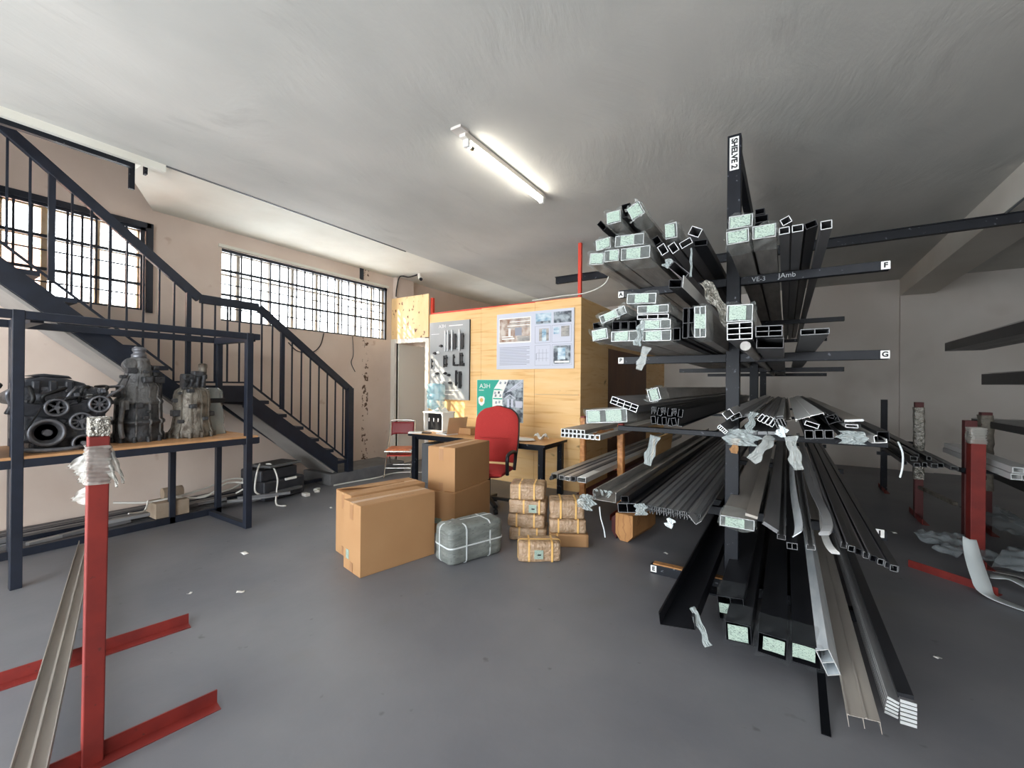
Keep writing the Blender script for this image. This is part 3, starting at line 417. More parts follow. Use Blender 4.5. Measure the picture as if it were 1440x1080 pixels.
# ---------------------------------------------------------------- the room
XL,XR,YB,YF,ZC=-6.25,4.3,10.5,-3.3,3.5
def wall_with_holes(name, m, holes, horiz, a0,a1,z1, t0,t1, axis):
    """wall running along `horiz`, cut into blocks around the rectangular holes (a,b,z0,z1)"""
    b=MB()
    def put(u0,u1,z0,z1_):
        if u1-u0<1e-4 or z1_-z0<1e-4: return
        if axis=='x': b.box(t0,u0,z0,t1,u1,z1_)
        else: b.box(u0,t0,z0,u1,t1,z1_)
    u=a0
    for h in sorted(holes):
        put(u,h[0],0,z1); put(h[0],h[1],0,h[2]); put(h[0],h[1],h[3],z1); u=h[1]
    put(u,a1,0,z1)
    return struct(b.build(name,m))
W1=(.80,1.91,2.32,3.29); W2=(2.70,5.47,2.31,3.27); W3=(6.3,8.3,.9,2.2)
wall_with_holes('wall_left',M['wall'],[W1,W2,W3],'y',YF-.25,YB+.25,5.2,XL-.22,XL,'x')
struct(MB().box(XL,YB,0,XR,YB+.22,ZC+.2).build('wall_back',M['wallgrey']))
struct(MB().box(XR,YF-.25,0,XR+.22,YB+.25,ZC+.2).build('wall_right',M['wallgrey']))
wall_with_holes('wall_front',M['wall'],[(-5.4,-.6,0,2.7),(.3,3.9,2.3,3.3)],'x',XL,XR,ZC,YF-.22,YF,'y')  # the high right-hand opening is unseen, added to brighten ceiling and back wall
struct(MB().box(XL-.2,YF-.2,-.2,XR+.2,YB+.2,0).build('floor',M['floor']))
struct(MB().box(-4.86,YF-.2,ZC,XR,YB,ZC+.22).build('ceiling',M['ceiling']))
struct(MB().box(XL-.2,YF-.2,5.2,-4.5,2.1,5.3).box(-4.86,YF-.2,ZC+.22,-4.76,2.1,5.2).box(XL,2.0,ZC+.22,-4.76,2.1,5.2).box(XL,YF-.25,ZC,-4.86,YF,5.2).build('ceiling_upper',M['wallgrey']))
struct(MB().prism([(-4.86,1.5),(-5.35,1.5),(-6.25,1.97),(-6.25,YB),(-4.86,YB)],'z',ZC,ZC+.22).build('ceiling_strip',M['ceilwhite']))
# white fascia board and black channel along the stairwell opening, plaster nib at its end
struct(MB().box(-4.885,YF,3.435,-4.84,1.62,3.5).build('trim_1',M['ceilwhite']))
struct(MB().box(-4.93,YF,3.395,-4.885,1.40,3.44).build('trim_2',M['rack']))
struct(MB().box(-5.02,1.40,3.24,-4.99,1.44,3.5).box(-5.0,1.5,3.40,-4.95,1.52,3.5).build('trim_3',M['rack']))
# joint line where the old stairwell slab meets the ceiling
struct(MB().box(-4.866,1.36,3.492,-4.846,4.6,3.5).build('trim_4',M['greycab']))
struct(MB().box(1.75,YF,3.19,2.21,YB,ZC).build('beam',M['beam']))
struct(MB().box(1.75,YB-.06,0,2.21,YB,3.19).build('pillar',M['wallgrey']))
struct(MB().box(XL,5.62,0,XL+.1,6.05,ZC).build('pillar_left',M['wall']))
# brick building next door, its low wing seen through the left window
nb=empty('brick_building',(-9.3,0,-1)); tag(nb,'sunlit brick building outside, seen low through the left barred window','building')
MB().box(-.3,.2,0,.3,1.62,4.42).build('low_wing',M['brick'],nb); MB().box(-.3,-7,0,.3,.1,10).build('added_sun_block',M['brick'],nb)  # tall block is unseen, added to keep direct sun off the left window
# windows: frame, burglar bars, panes
def window(name, W, mull, thin, zs, wood=None):
    y0,y1,z0,z1=W; r=empty(name,(XL,0,0)); struct(r)
    f=MB(); x=-.14
    f.box(x,y0,z0,x+.05,y1,z0+.035).box(x,y0,z1-.05,x+.05,y1,z1).box(x,y0,z0,x+.05,y0+.04,z1).box(x,y1-.05,z0,x+.05,y1,z1)
    for y in mull: f.box(x,y-.022,z0,x+.04,y+.022,z1)
    f.box(x,y0,z0+.62,x+.03,y1,z0+.645)
    f.build('window_frame',wood or M['winframe'],r)
    g=MB().box(x+.018,y0,z0,x+.022,y1,z1); g.build('pane',M['glass'],r)
    def bar(n,*q): MB().box(*q).build(n,M['steel'],r)
    bar('grille_frame',-.03,y0,z1-.05,.0,y1,z1-.01); bar('grille_frame',-.03,y1-.05,z0,.0,y1-.01,z1); bar('grille_frame',-.035,y0,z0,-.02,y1,z0+.02)
    for z in zs: bar('burglar_bar',-.04,y0,z-.015,-.015,y1,z+.015)
    for y in thin: bar('vertical_bar',-.03,y-.009,z0,-.012,y+.009,z1-.01)
    for z in (z0+.18,z0+.5): bar('glazing_bar',-.078,y0,z-.007,-.064,y1,z+.007)
    return r
window('window_1',W1,[1.12,1.52],[.9,1.02,1.15,1.27,1.38,1.49,1.61,1.74],[2.62,2.95],M['woodframe'])
window('added_window',(6.3,8.3,.9,2.2),[6.96,7.63],[6.5+.22*i for i in range(8)],[1.3,1.75])  # added out of sight behind the office to bring daylight to its doorway
window('window_2',W2,[2.95,3.38,3.72,4.12,4.52,4.86,5.2],[2.82+.131*i for i in range(20)],[2.66,2.98])
struct(MB().box(XL-.02,2.66,3.27,XL+.02,5.5,3.31).build('trim_5',M['ceilwhite']))
struct(MB().box(XL,.70,3.27,XL+.03,1.95,3.33).box(XL,1.91,2.3,XL+.03,1.97,3.33).build('trim_6',M['steel']))
struct(MB().box(XL,4.86,3.30,XL+.02,4.93,3.5).build('trim_7',M['steel']))

# plywood office: front with seams, side with a brown door, knotty board over the doorway
YP=5.6; XP=-2.43
po=empty('plywood_office',(XP,YP,0)); tag(po,'plywood office booth with posters on its front, red corner post and open doorway','office booth')
def pp(name,m,*bx,bev=0,lab=None):
    b=MB()
    for q in bx: b.box(q[0]-XP,q[1]-YP,q[2],q[3]-XP,q[4]-YP,q[5])
    return b.build(name,m,po,bevel=bev,label=lab)
for x0,x1,z0,z1 in ((-5.30,-4.17,0,2.72),(-4.166,-3.174,0,2.73),(-3.17,XP,1.366,2.74),(-3.17,XP,0,1.362)): pp('front_panel',M['ply'],(x0,YP,z0,x1,YP+.018,z1))
pp('side_panel',M['ply'],(XP-.02,YP+.018,0,XP,6.7,2.74)); pp('side_panel',M['ply'],(XP-.02,8.98,0,XP,YB-.01,2.74)); pp('side_panel',M['ply'],(XP-.02,6.7,2.1,XP,8.98,2.74))
pp('side_door',M['plydark'],(XP-.02,6.7,0,XP-.004,8.98,2.1),lab='dark brown panel')
pp('lintel_board',M['osb'],(XL+.002,YP-.02,2.33,-5.31,YP,3.09),lab='pale knotty board')
pp('door_frame',M['doorwhite'],(XL+.002,YP-.03,0,XL+.10,YP+.06,2.33),(XL+.86,YP-.01,0,XL+.94,YP+.06,2.31),(XL+.1,YP-.01,2.25,XL+.86,YP+.05,2.33))
pp('door_leaf',M['doorwhite'],(XL+.105,YP+.05,0,XL+.135,YP+.95,2.24))
pp('frame_post',M['redbright'],(-5.30,YP+.02,2.33,-5.25,YP+.07,3.02),lab='red steel post')
pp('frame_post',M['redbright'],(XP-.045,YP+.02,0,XP-.021,YP+.055,2.75),(XP-.045,YP-.02,2.741,XP+.0,YP+.025,ZC-.002),lab='red steel post')
pp('top_rail',M['redbright'],(-5.25,YP+.02,2.71,XP-.05,YP+.06,2.752))
# plinth at the stair foot and skirting of the office
struct(MB().box(XL,3.86,0,-5.58,5.3,.17).build('floor_plinth',M['concrete'],bevel=.012))
struct(MB().box(XP+.0,5.5,0,-1.3,9.5,.012).build('floor_strip',M['maroon']))

# ---------------------------------------------------------------- staircase
st=empty('staircase',(-5.58,0,0)); tag(st,'dark steel staircase with railing climbing the left wall to the ceiling opening','staircase')
XO,XI=.0,-.62
def flight(ya,za,yb,zb,drop,name):
    for x in (XO,XI):
        MB().prism([(ya,za),(yb,zb),(yb,zb-drop),(ya,za-drop)],'x',x-.02,x+.02).build('stringer',M['steel'],st)
flight(2.66,1.42,3.97,.40,.22,'low'); flight(-.55,3.62,2.16,1.33,.22,'up')
# landing between the flights
MB().box(XI-.03,2.1,1.27,.03,2.72,1.46).build('landing',M['steel'],st)
for i in range(6):
    z=1.46-(i+1)*.183; y=2.72+i*.235
    MB().box(XI,y-.02,z-.05,.015,y+.245,z-.006).build('tread',M['steel'],st)
for i in range(10):
    y=2.12-i*.236; z=1.33+(2.16-(y-.13))*.845
    MB().box(XI,y-.25,z-.05,.015,y+.02,z-.006).build('tread',M['steel'],st)
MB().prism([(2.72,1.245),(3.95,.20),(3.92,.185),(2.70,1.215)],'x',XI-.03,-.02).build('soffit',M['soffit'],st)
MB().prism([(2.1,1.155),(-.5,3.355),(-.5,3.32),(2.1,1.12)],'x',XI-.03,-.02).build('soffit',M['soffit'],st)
hr=MB()
P=[(-.55,4.70),(2.19,2.44),(2.83,2.44),(4.19,1.40)]
for (y0,z0),(y1,z1) in zip(P,P[1:]): hr.bar((0,y0,z0),(0,y1,z1),.05,.095)
hr.build('handrail',M['steel'],st,bevel=.006)
MB().box(-.045,4.13,.17,.045,4.22,1.43).build('newel_post',M['steel'],st)
br=MB().bar((0,-.4,3.635),(0,1.95,1.62),.02,.02).bar((0,1.95,1.5),(0,2.75,1.5),.02,.02).bar((0,2.75,1.48),(0,4.14,.36),.02,.02)
br.build('bottom_rail',M['steel'],st)
def rail_z(y):
    for (y0,z0),(y1,z1) in zip(P,P[1:]):
        if y0<=y<=y1: return z0+(z1-z0)*(y-y0)/(y1-y0)
def low_z(y):
    if y<1.95: return 3.635-(y+.4)*(2.015/2.35)
    if y<2.75: return 1.5
    return 1.48-(y-2.75)*(1.12/1.39)
y=-.16
k=0
while y<4.1:
    w=.022 if k in (9,17,25) else .008
    MB().box(-w,y-w,low_z(y)-.01,w,y+w,rail_z(y)-.04).build('baluster',M['steel'],st)
    y+=.132; k+=1

# ---------------------------------------------------------------- ceiling light
lf=empty('fluorescent_light',(-2.17,3.32,3.5)); tag(lf,'lit fluorescent batten light fixed to the plaster ceiling','ceiling light')
MB().box(-.03,-.68,-.045,.03,.66,0).build('housing',M['doorwhite'],lf,bevel=.005)
MB().cyl((0,-.6,-.075),(0,.62,-.075),.019,n=16).build('tube_lamp',M['tubeglow'],lf)
for y in (-.62,.63): MB().box(-.025,y-.018,-.1,.025,y+.018,-.03).build('end_cap',M['signwhite'],lf,bevel=.006)
MB().cyl((0,-.58,-.075),(0,-.54,-.075),.021).build('starter',M['chrome'],lf)
MB().box(-.05,-.76,-.02,.05,-.66,0).build('ceiling_plate',M['wallgrey'],lf)

cc=empty('security_camera',(-5.62,5.66,3.44)); tag(cc,'small white security camera under the ceiling above the office doorway','camera')
MB().cyl((0,0,.06),(0,0,0),.03).build('mount',M['doorwhite'],cc)
MB().cyl((-.02,.03,0),(.09,-.05,-.06),.032,.036).build('camera_body',M['doorwhite'],cc)
MB().cyl((.088,-.049,-.059),(.1,-.058,-.066),.03).build('lens',M['blackplastic'],cc)
def cable(name,pts,r,m,label,cat='cable',group=None):
    o=MB().tube(catmull(pts),r,6).build(name,m); tag(o,label,cat,group); return o
def catmull(p,n=6):
    p=[Vector(q) for q in p]; out=[]
    for i in range(len(p)-1):
        a=p[max(i-1,0)];b=p[i];c=p[i+1];d=p[min(i+2,len(p)-1)]
        for k in range(n):
            t=k/n; out.append(.5*((2*b)+(c-a)*t+(2*a-5*b+4*c-d)*t*t+(3*b-a-3*c+d)*t**3))
    return out+[p[-1]]
cable('camera_cable',[(-5.64,5.66,3.49),(-5.85,5.63,3.46),(-6.05,5.6,3.49),(-6.12,5.59,3.3),(-6.14,5.585,3.12)],.012,M['blackplastic'],'dark cable drooping from security camera to the knotty board')
cable('roof_cable',[(-3.2,5.57,2.76),(-2.7,5.54,2.77),(-2.3,5.5,2.77),(-2.0,5.4,2.85),(-1.9,5.3,3.05)],.008,M['cable'],'thin pale cable along the top edge of plywood office')
cable('wall_cable',[(XL+.01,3.6,2.1),(XL+.01,3.75,1.98),(XL+.01,3.98,1.98),(XL+.01,4.12,2.1),(XL+.01,4.18,2.3)],.008,M['blackplastic'],'thin dark cable looped on the cream wall under the long window')
cable('wall_cable',[(XL+.01,4.72,2.3),(XL+.01,4.74,2.0),(XL+.01,4.70,1.85),(XL+.01,4.78,1.7)],.006,M['greycab'],'thin grey cable hanging straight down from the long window sill')
cable('beam_cable',[(1.73,5.5,3.42),(1.73,5.1,3.38),(1.73,4.9,3.3),(1.73,4.95,3.18),(1.71,5.8,3.13)],.01,M['greycab'],'grey cable hanging down the side of the concrete ceiling beam')
sb=empty('steel_beam',(0,5.9,3.09)); tag(sb,'long black steel beam spanning under the ceiling behind the profile rack','beam')
MB().box(-2.97,-.03,-.045,XR-.01,.03,.045).build('web',M['rack'],sb)
MB().box(-2.97,-.055,.045,XR-.01,.055,.053).build('top_flange',M['rack'],sb)
# ---------------------------------------------------------------- steel work table with engines on it
rk=empty('steel_bench',(-4.65,.7,0)); tag(rk,'tall dark steel frame bench carrying the engine and gearboxes','workbench')
T=.062
def up(x,y,z1,w=T):
    MB().box(x-w,y-w/2,0,x,y+w/2,z1).build('upright',M['steel'],rk,bevel=.004)
for y in (0,1.585,-1.55): up(0,y,2.01)
up(-.82,1.66,2.01,.055); up(-.82,1.22,.87,.055); up(-.82,.1,2.01,.055); up(-.82,-1.5,2.01,.055)
for x in (-T+.004,-.886): MB().box(x,-1.6,1.945,x+.054,1.686,2.007).build('top_rail',M['steel'],rk,bevel=.004)
for y in (-1.55,.1,1.63): MB().box(-.82,y-.035,1.93,-T,y+.035,2.0).build('cross_rail',M['steel'],rk)
for x in (-T+.004,-.886): MB().box(x,-1.6,x*0+.868,x+.054,1.686,.93).build('shelf_rail',M['steel'],rk)
for y in (-1.55,0,1.57,1.66): MB().box(-.85,y-.03,.86,-.03,y+.03,.925).build('shelf_rail',M['steel'],rk)
MB().box(-.89,-1.6,.93,-.005,1.67,.95).build('shelf_board',M['shelfwood'],rk)
MB().box(-.87,1.557,0,-T,1.613,.05).build('foot_rail',M['steel'],rk,bevel=.004)
MB().box(-.89,-1.6,0,-.82,1.69,.07).build('foot_rail',M['steel'],rk,bevel=.004)

SZ=.951
en=empty('car_engine',(-5.08,1.0,SZ)); tag(en,'black oily car engine with pulleys and belts, on the bench behind the red post','engine')
b=MB(); b.box(-.2,-.26,.07,.22,.23,.40).box(-.18,-.2,0,.16,.16,.09).prism([(-.30,.36),(.24,.40),(.26,.47),(.1,.52),(-.24,.5),(-.34,.42)],'x',-.2,.21)
b.build('engine_block',M['engine'],en,bevel=.025)
b=MB()
b.prism([(-.26,.47),(.12,.43),(.15,.47),(.1,.53),(.0,.565),(-.14,.58),(-.22,.56),(-.27,.52)],'x',-.16,.2)
b.prism([(-.2,.585),(.04,.565),(.02,.59),(-.12,.605)],'x',-.1,.15)
for i in range(3): b.box(.2,-.2+i*.09,.45,.225,-.15+i*.09,.55)
b.build('intake_manifold',M['enginedark'],en,bevel=.012)
MB().prism([(-.3,.40),(-.05,.34),(.25,.42),(.28,.36),(.0,.24),(-.34,.30)],'x',.2,.25).build('timing_cover',M['enginedark'],en,bevel=.01)
def pulley(y,z,r,spokes,name='pulley'):
    b=MB(); x0=.26
    b.lathe([(r*.62,0),(r*.62,.012),(r*.78,.018),(r*.8,.05),(r,.05),(r,.006),(r*.93,.0)],(0,0,0),Matrix.Translation((x0,y,z))@Matrix.Rotation(R(90),4,'Y'),26)
    for k in range(spokes):
        t=2*math.pi*k/spokes; b.bar((x0+.02,y,z),(x0+.02,y+math.cos(t)*r*.75,z+math.sin(t)*r*.75),.014,.014)
    b.cyl((x0-.06,y,z),(x0+.055,y,z),r*.24)
    return b.build(name,M['pulley'],en)
pulley(-.13,.15,.105,0); pulley(.06,.225,.072,9); pulley(.075,.05,.07,0); pulley(.17,.36,.07,8); pulley(-.08,.34,.07,5)
b=MB(); pts=[(-.13,.15,.108),(.075,.05,.073),(.06,.225,.075),(.17,.36,.073),(-.08,.34,.073)]
for (y,z,r),(y2,z2,r2) in zip(pts,pts[1:]+pts[:1]):
    d=Vector((0,y2-y,z2-z)).normalized(); n=Vector((0,d.z,-d.y))
    b.bar(Vector((.285,y,z))+n*r,Vector((.285,y2,z2))+n*r2,.008,.022,up=(1,0,0))
b.build('drive_belt',M['rubber'],en)
rr=random.Random(3)
for i in range(7):
    y=-.3+i*.09; MB().tube(catmull([(.2,y,.36),(.26,y+rr.uniform(-.05,.05),.45+rr.uniform(-.04,.05)),(.2,y+rr.uniform(0,.12),.5),(.05,y+.05,.5)]),.010+.005*rr.random(),7).build('hose',M['rubber'] if i%3 else M['pulley'],en)
MB().tube(catmull([(.24,-.3,.05),(.3,-.2,.02),(.31,0,.015),(.24,.1,.03)]),.018).build('hose',M['pulley'],en)
for i in range(16):
    y,z=rr.uniform(-.3,.25),rr.uniform(.02,.46); q=rr.uniform(.02,.045); MB().box(.2,y,z,.2+rr.uniform(.03,.07),y+q,z+q).build('bracket',M['engine' if i%3 else 'castalloy'],en,bevel=.006)
MB().lathe([(.03,0),(.05,.02),(.05,.11),(.03,.13)],(0,0,0),Matrix.Translation((.12,.24,.36))@Matrix.Rotation(R(60),4,'X'),16).build('oil_filter',M['castalloy'],en)

e2=empty('engine_part',(-5.0,.44,SZ+.05)); tag(e2,'black engine part at the left edge of the bench, left of the front upright','engine part')
MB().box(-.18,-.22,-.05,.16,.14,.28).prism([(-.24,.25),(.12,.22),(.16,.34),(.02,.42),(-.2,.4)],'x',-.16,.14).build('housing',M['engine'],e2,bevel=.03)
MB().lathe([(.04,0),(.1,.01),(.12,.05),(.12,.1),(.06,.13)],(0,0,0),Matrix.Translation((.15,.03,.18))@Matrix.Rotation(R(90),4,'Y'),20).build('pulley',M['enginedark'],e2)
MB().tube(catmull([(.05,-.3,.62),(.1,-.1,.57),(.13,.12,.5),(.1,.2,.45)]),.03).build('hose',M['rubber'],e2)
o=MB().box(-4.83,.38,SZ,-4.68,.60,SZ+.1).build('cardboard_box',M['card'],bevel=.004); tag(o,'small tan cardboard box at the left edge of the bench shelf','box')

def gearbox(name,loc,label,m,h,prof,seed,rz=0):
    r=empty(name,loc,rz); tag(r,label,'gearbox'); rr=random.Random(seed)
    cut=[i for i,p in enumerate(prof) if p[1]>=h*.36][0]
    MB().lathe(prof[:cut+1],n=30).build('bell_housing',m[0],r)
    MB().lathe(prof[cut:],n=24).build('gear_case',m[1],r)
    for k in range(11):   # vertical casting ribs
        b=MB()
        t=2*math.pi*k/11+.2; pr=[(q,z) for q,z in prof if z<h*.8]
        for (q0,z0),(q1,z1) in zip(pr,pr[1:]):
            b.bar((math.cos(t)*q0*1.015,math.sin(t)*q0*1.015,z0),(math.cos(t)*q1*1.015,math.sin(t)*q1*1.015,z1+.001),.014,.014)
        b.build('casting_rib',m[1],r)
    for k in range(12):
        t=2*math.pi*k/12+.1; q=prof[1][0]; MB().cyl((math.cos(t)*q*1.02,math.sin(t)*q*1.02,.0),(math.cos(t)*q*1.02,math.sin(t)*q*1.02,.05),.02,n=8).build('flange_lug',m[0],r)
    for i in range(9):
        t=rr.uniform(-1.6,1.2); z=rr.uniform(.25,.8)*h; q=[p for p in prof if p[1]<=z][-1][0]
        s=rr.uniform(.02,.05); c=Vector((math.cos(t)*q,math.sin(t)*q,z)); MB().box(c.x-s,c.y-s,z-s*.6,c.x+s,c.y+s,z+s*.6).build('bracket',m[2],r,bevel=.008)
    return r
g1=gearbox('gearbox',(-5.1,1.515,SZ),'tall upright grimy gearbox with a silver output collar, middle of the bench',(M['castdark'],M['castalloy'],M['castdark']),.86,
 [(.2,0),(.215,.02),(.215,.06),(.2,.08),(.2,.16),(.215,.165),(.215,.19),(.195,.2),(.19,.34),(.2,.35),(.2,.37),(.17,.40),(.18,.50),(.165,.52),(.12,.60),(.1,.70),(.085,.76),(.07,.77)],5)
MB().lathe([(.05,.76),(.065,.77),(.065,.80),(.05,.81),(.05,.83),(.06,.835),(.06,.86),(.035,.87)],n=20).build('output_collar',M['pulley'],g1)
b=MB().lathe([(.03,-.04),(.055,-.04),(.055,.04),(.03,.04)],(0,0,0),Matrix.Translation((.06,-.1,.70))@Matrix.Rotation(R(75),4,'Y'),16); b.box(-.02,-.12,.55,.06,-.06,.72)
b.build('mounting_eye',M['castalloy'],g1,bevel=.006)
b=MB()
for i in range(5): b.box(-.02,.1,.42+i*.06,.06+.01*i,.17-.005*i,.455+i*.06)
b.box(-.06,.14,.36,.03,.20,.64); b.build('valve_block',M['castdark'],g1,bevel=.006)
MB().tube(catmull([(.17,-.17,.3),(.21,-.19,.36),(.23,-.2,.28),(.2,-.2,.15),(.19,-.18,.05)]),.022).box(.15,-.2,.3,.22,-.14,.38).build('side_lever',M['castalloy'],g1)
g2=gearbox('gearbox',(-5.08,1.935,SZ),'brownish oxidised gearbox flaring to the bottom, right end of the bench',(M['castbrown'],M['castbrown'],M['castdark']),.62,
 [(.2,0),(.215,.02),(.21,.05),(.185,.09),(.165,.2),(.17,.21),(.165,.30),(.17,.31),(.165,.42),(.155,.46),(.12,.48),(.1,.49)],8)
b=MB().box(-.07,-.1,.48,.07,.02,.62).box(-.05,0,.5,.06,.12,.66).box(-.03,-.11,.58,.05,.14,.63)
for i in range(4): b.cyl((.05,-.09+i*.06,.5),(.09,-.09+i*.06,.56+.02*i),.02)
b.build('selector_housing',M['castdark'],g2,bevel=.01)
MB().lathe([(.03,0),(.04,.02),(.04,.07),(.045,.08),(.045,.11),(.03,.12)],(.02,.1,.62),None,14).build('output_collar',M['castbrown'],g2)
g1.scale=(.87,.87,1); g2.scale=(.87,.87,1)
w=empty('wrapped_part',(-5.2,2.16,SZ)); tag(w,'machine part wrapped in clear film behind the brownish gearbox','wrapped part')
rr=random.Random(9)
def blob(u,v,hx,hy,h,seed,taper=.35):
    a=2*math.pi*u; z=h*v; k=1-taper*v+.06*math.sin(7*a+seed+5*v)+.05*math.sin(13*v+3*a)
    s=abs(math.cos(a))**.6*math.copysign(1,math.cos(a)); t=abs(math.sin(a))**.6*math.copysign(1,math.sin(a)); k*= (1 if v<.98 else .7)
    return (hx*s*k,hy*t*k,z)
MB().grid(lambda u,v: blob(u,v,.1,.09,.44,1),20,10).box(-.06,-.05,.42,.06,.05,.47).build('core',M['castbrown'],w)
MB().grid(lambda u,v: blob(u,v,.125,.115,.49,2),28,18).build('wrap_film',M['whitefilm'],w)
MB().box(-.1,-.11,.33,.11,.09,.38).build('strap_band',M['rubber'],w,bevel=.01)

# ---------------------------------------------------------------- under the bench and the stairs
rr=random.Random(12)
for i in range(9):
    x=-6.16+rr.random()*.45; z=[0.0,0.0,0,.045,.045,.0,.09,.045,0][i]; y0=rr.uniform(-.8,.6); L=rr.uniform(2.4,3.2)
    x=-6.18+.062*i
    o=MB().box(-.025,0,0,.025,L,.042).box(-.025,0,.042,-.021,L,.05).build('metal_profile',M['dark' if i%3 else 'grey']); o.location=(x,y0,.001+.045*(i%2==0 and i>0)*0)
    tag(o,['first','second','third','fourth','fifth','sixth','seventh','eighth','ninth'][i]+' metal profile from the cream wall on the floor behind the bench','metal profile','profiles on the floor by the cream wall')
for i in range(5):
    o=MB().box(-.03,0,0,.03,2.3+.2*i,.04).build('metal_profile',M['dark' if i%2 else 'steel']); o.location=(-6.15+.085*i,.3+.15*i,.053)
    o.rotation_euler.z=R(rr.uniform(-.6,.6)); tag(o,['first','second','third','fourth','fifth'][i]+' upper metal profile from the cream wall behind the bench','metal profile','upper profiles by the cream wall')
o=MB().box(-.13,-.15,0,.13,.15,.16).build('cardboard_box',M['dustycard'],bevel=.006); o.location=(-5.62,1.93,.072)
o.location.z=.072; tag(o,'small dusty carton on the rear foot rail under the bench','box')
o=MB().cyl((0,-.09,0),(0,.09,0),.06).build('tape_roll',M['dustycard']); o.location=(-5.66,1.98,.293); tag(o,'roll lying on the dusty carton under the bench','roll')
cable('floor_cable',[(-5.7,1.5,.28),(-5.62,1.75,.24),(-5.6,2.0,.25),(-5.7,2.3,.26),(-5.8,2.6,.3),(-5.75,2.75,.28),(-5.7,2.6,.2),(-5.6,2.2,.2)],.011,M['cable'],'white cable draped over the dusty carton under the bench')
cable('floor_cable',[(-5.6,2.0,.24),(-5.55,2.25,.2),(-5.6,2.5,.3),(-5.5,2.7,.26),(-5.6,2.6,.16)],.011,M['cable'],'second white cable running from dusty carton toward the printer heap')
cable('floor_cable',[(-5.45,1.55,.2),(-5.55,1.7,.17),(-5.6,1.75,.26)],.008,M['cable'],'short thin white cable left of the dusty carton under the bench')
for i in range(5):
    o=MB().bar((0,0,0),(.05*(i-2),.42+.1*i,0),.05,.03).build('metal_offcut',M['dark' if i%2 else 'grey']); o.location=(-5.56-.05*i,.9+.2*i,.075+.001*i if i<2 else .105); tag(o,['first','second','third','fourth','fifth'][i]+' metal offcut from the left on the heap behind the red post','offcut','offcuts behind the red post')
pr=empty('printer',(-5.72,3.1,.0),R(8)); tag(pr,'old black printer lying in the junk under the lower stair flight','printer')
MB().box(-.22,-.28,.02,.24,.3,.26).box(-.2,-.3,.26,.2,.22,.40).build('case',M['enginedark'],pr,bevel=.02)
MB().box(-.18,-.22,.4,.16,.18,.43).build('lid',M['blackplastic'],pr,bevel=.01)
MB().box(.24,-.22,.1,.3,.22,.13).build('paper_tray',M['greycab'],pr,bevel=.005)
MB().box(.241,.0,.235,.262,.16,.262).build('label_strip',M['signwhite'],pr)
sc=empty('scanner',(-5.62,3.08,.435),R(12)); tag(sc,'flat grey scanner shell lying on top of the black printer under the stairs','scanner')
MB().box(-.15,-.24,0,.2,.24,.03).build('shell',M['greycab'],sc,bevel=.008); MB().box(-.12,-.2,.03,.16,.2,.036).build('glass_plate',M['blackplastic'],sc)
cable('floor_cable',[(-5.5,2.9,.48),(-5.45,2.95,.46),(-5.38,2.98,.3),(-5.34,2.95,.15),(-5.25,2.9,.012),(-5.1,2.93,.012)],.01,M['cable'],'white cable falling from scanner to the floor under the stairs')
cable('floor_cable',[(-5.55,2.85,.48),(-5.42,2.75,.40),(-5.4,2.72,.2),(-5.42,2.8,.12)],.01,M['cable'],'grey-white cable loop on the front of the printer heap')
cable('floor_cable',[(-5.55,3.9,.012),(-5.5,4.3,.012),(-5.45,4.6,.012),(-5.5,5.0,.012),(-5.3,5.25,.012),(-4.9,5.4,.012)],.011,M['cable'],'white cable running on the floor along the concrete plinth')
for i,(x,y,s) in enumerate(((-5.36,3.35,.05),(-5.42,3.55,.035),(-5.5,3.6,.045))):
    o=MB().box(-s,-s*.7,0,s,s*.7,s*.9).build('scrap_block',M['cable'],bevel=.012); o.location=(x,y,0); o.rotation_euler.z=i; tag(o,['largest','smallest','farthest'][i]+' pale scrap block on floor beside the plinth','scrap')
for i in range(4):
    o=MB().bar((0,0,.0),(.1+.05*i,.5,.0),.04,.03).build('metal_offcut',M['dark' if i%2 else 'grey']); o.location=(-5.75+.09*i,2.35+.07*i,.018+.036*i); tag(o,['lowest','second lowest','second highest','topmost'][i]+' metal offcut in the heap between bench and printer','offcut','offcuts in the heap beside the printer')

# ---------------------------------------------------------------- red floor stand in the foreground
rs=empty('red_stand',(-2.30,.55,0),R(-8)); tag(rs,'red steel post with foil-capped top on an angle foot, left foreground','stand')
MB().box(-.031,-.031,.0,.031,.031,1.285).build('post',M['red'],rs,bevel=.004)
MB().box(-.032,-.032,1.285,.032,.032,1.36).build('foil_cap',M['foil'],rs,bevel=.006)
def rough_sleeve(u,v,r,h,seed):
    a=2*math.pi*u; k=1+.05*math.sin(3*a+seed+9*v)+.07*math.sin(60*v+1.5*math.sin(a)+seed)+.03*math.sin(37*v+4*a)
    s=max(-1,min(1,1.35*math.cos(a))); t=max(-1,min(1,1.35*math.sin(a))); return (r*s*k,r*t*k,h*v)
o=MB().grid(lambda u,v: rough_sleeve(u,v,.036,.15,1),40,40).build('wrap_film',M['wrap'],rs); o.location.z=1.10
rr=random.Random(4)
for i,(a,z,L_) in enumerate(((.75,1.17,.08),(1.0,1.2,.10),(3.8,1.15,.06),(4.1,1.18,.06),(3.6,1.12,.07),(3.9,1.05,.06))):
    d=Vector((math.cos(a),math.sin(a),0)); p=d*.034+Vector((0,0,z)); k=1 if i<2 else .3
    MB().grid(lambda u,v: p+d*L_*v*(.5 if i<2 else 1)+Vector((0,0,(u-.5)*(.07*(1-v)+.015)-k*L_*v*v))+Vector((.006*math.sin(9*u+5*v),.006*math.cos(11*u+7*v),0)),5,8).build('torn_film',M['wrap'],rs)
def angle_bar(L,w,t): return MB().box(0,0,0,t,L,w).box(t,0,0,w,L,t)
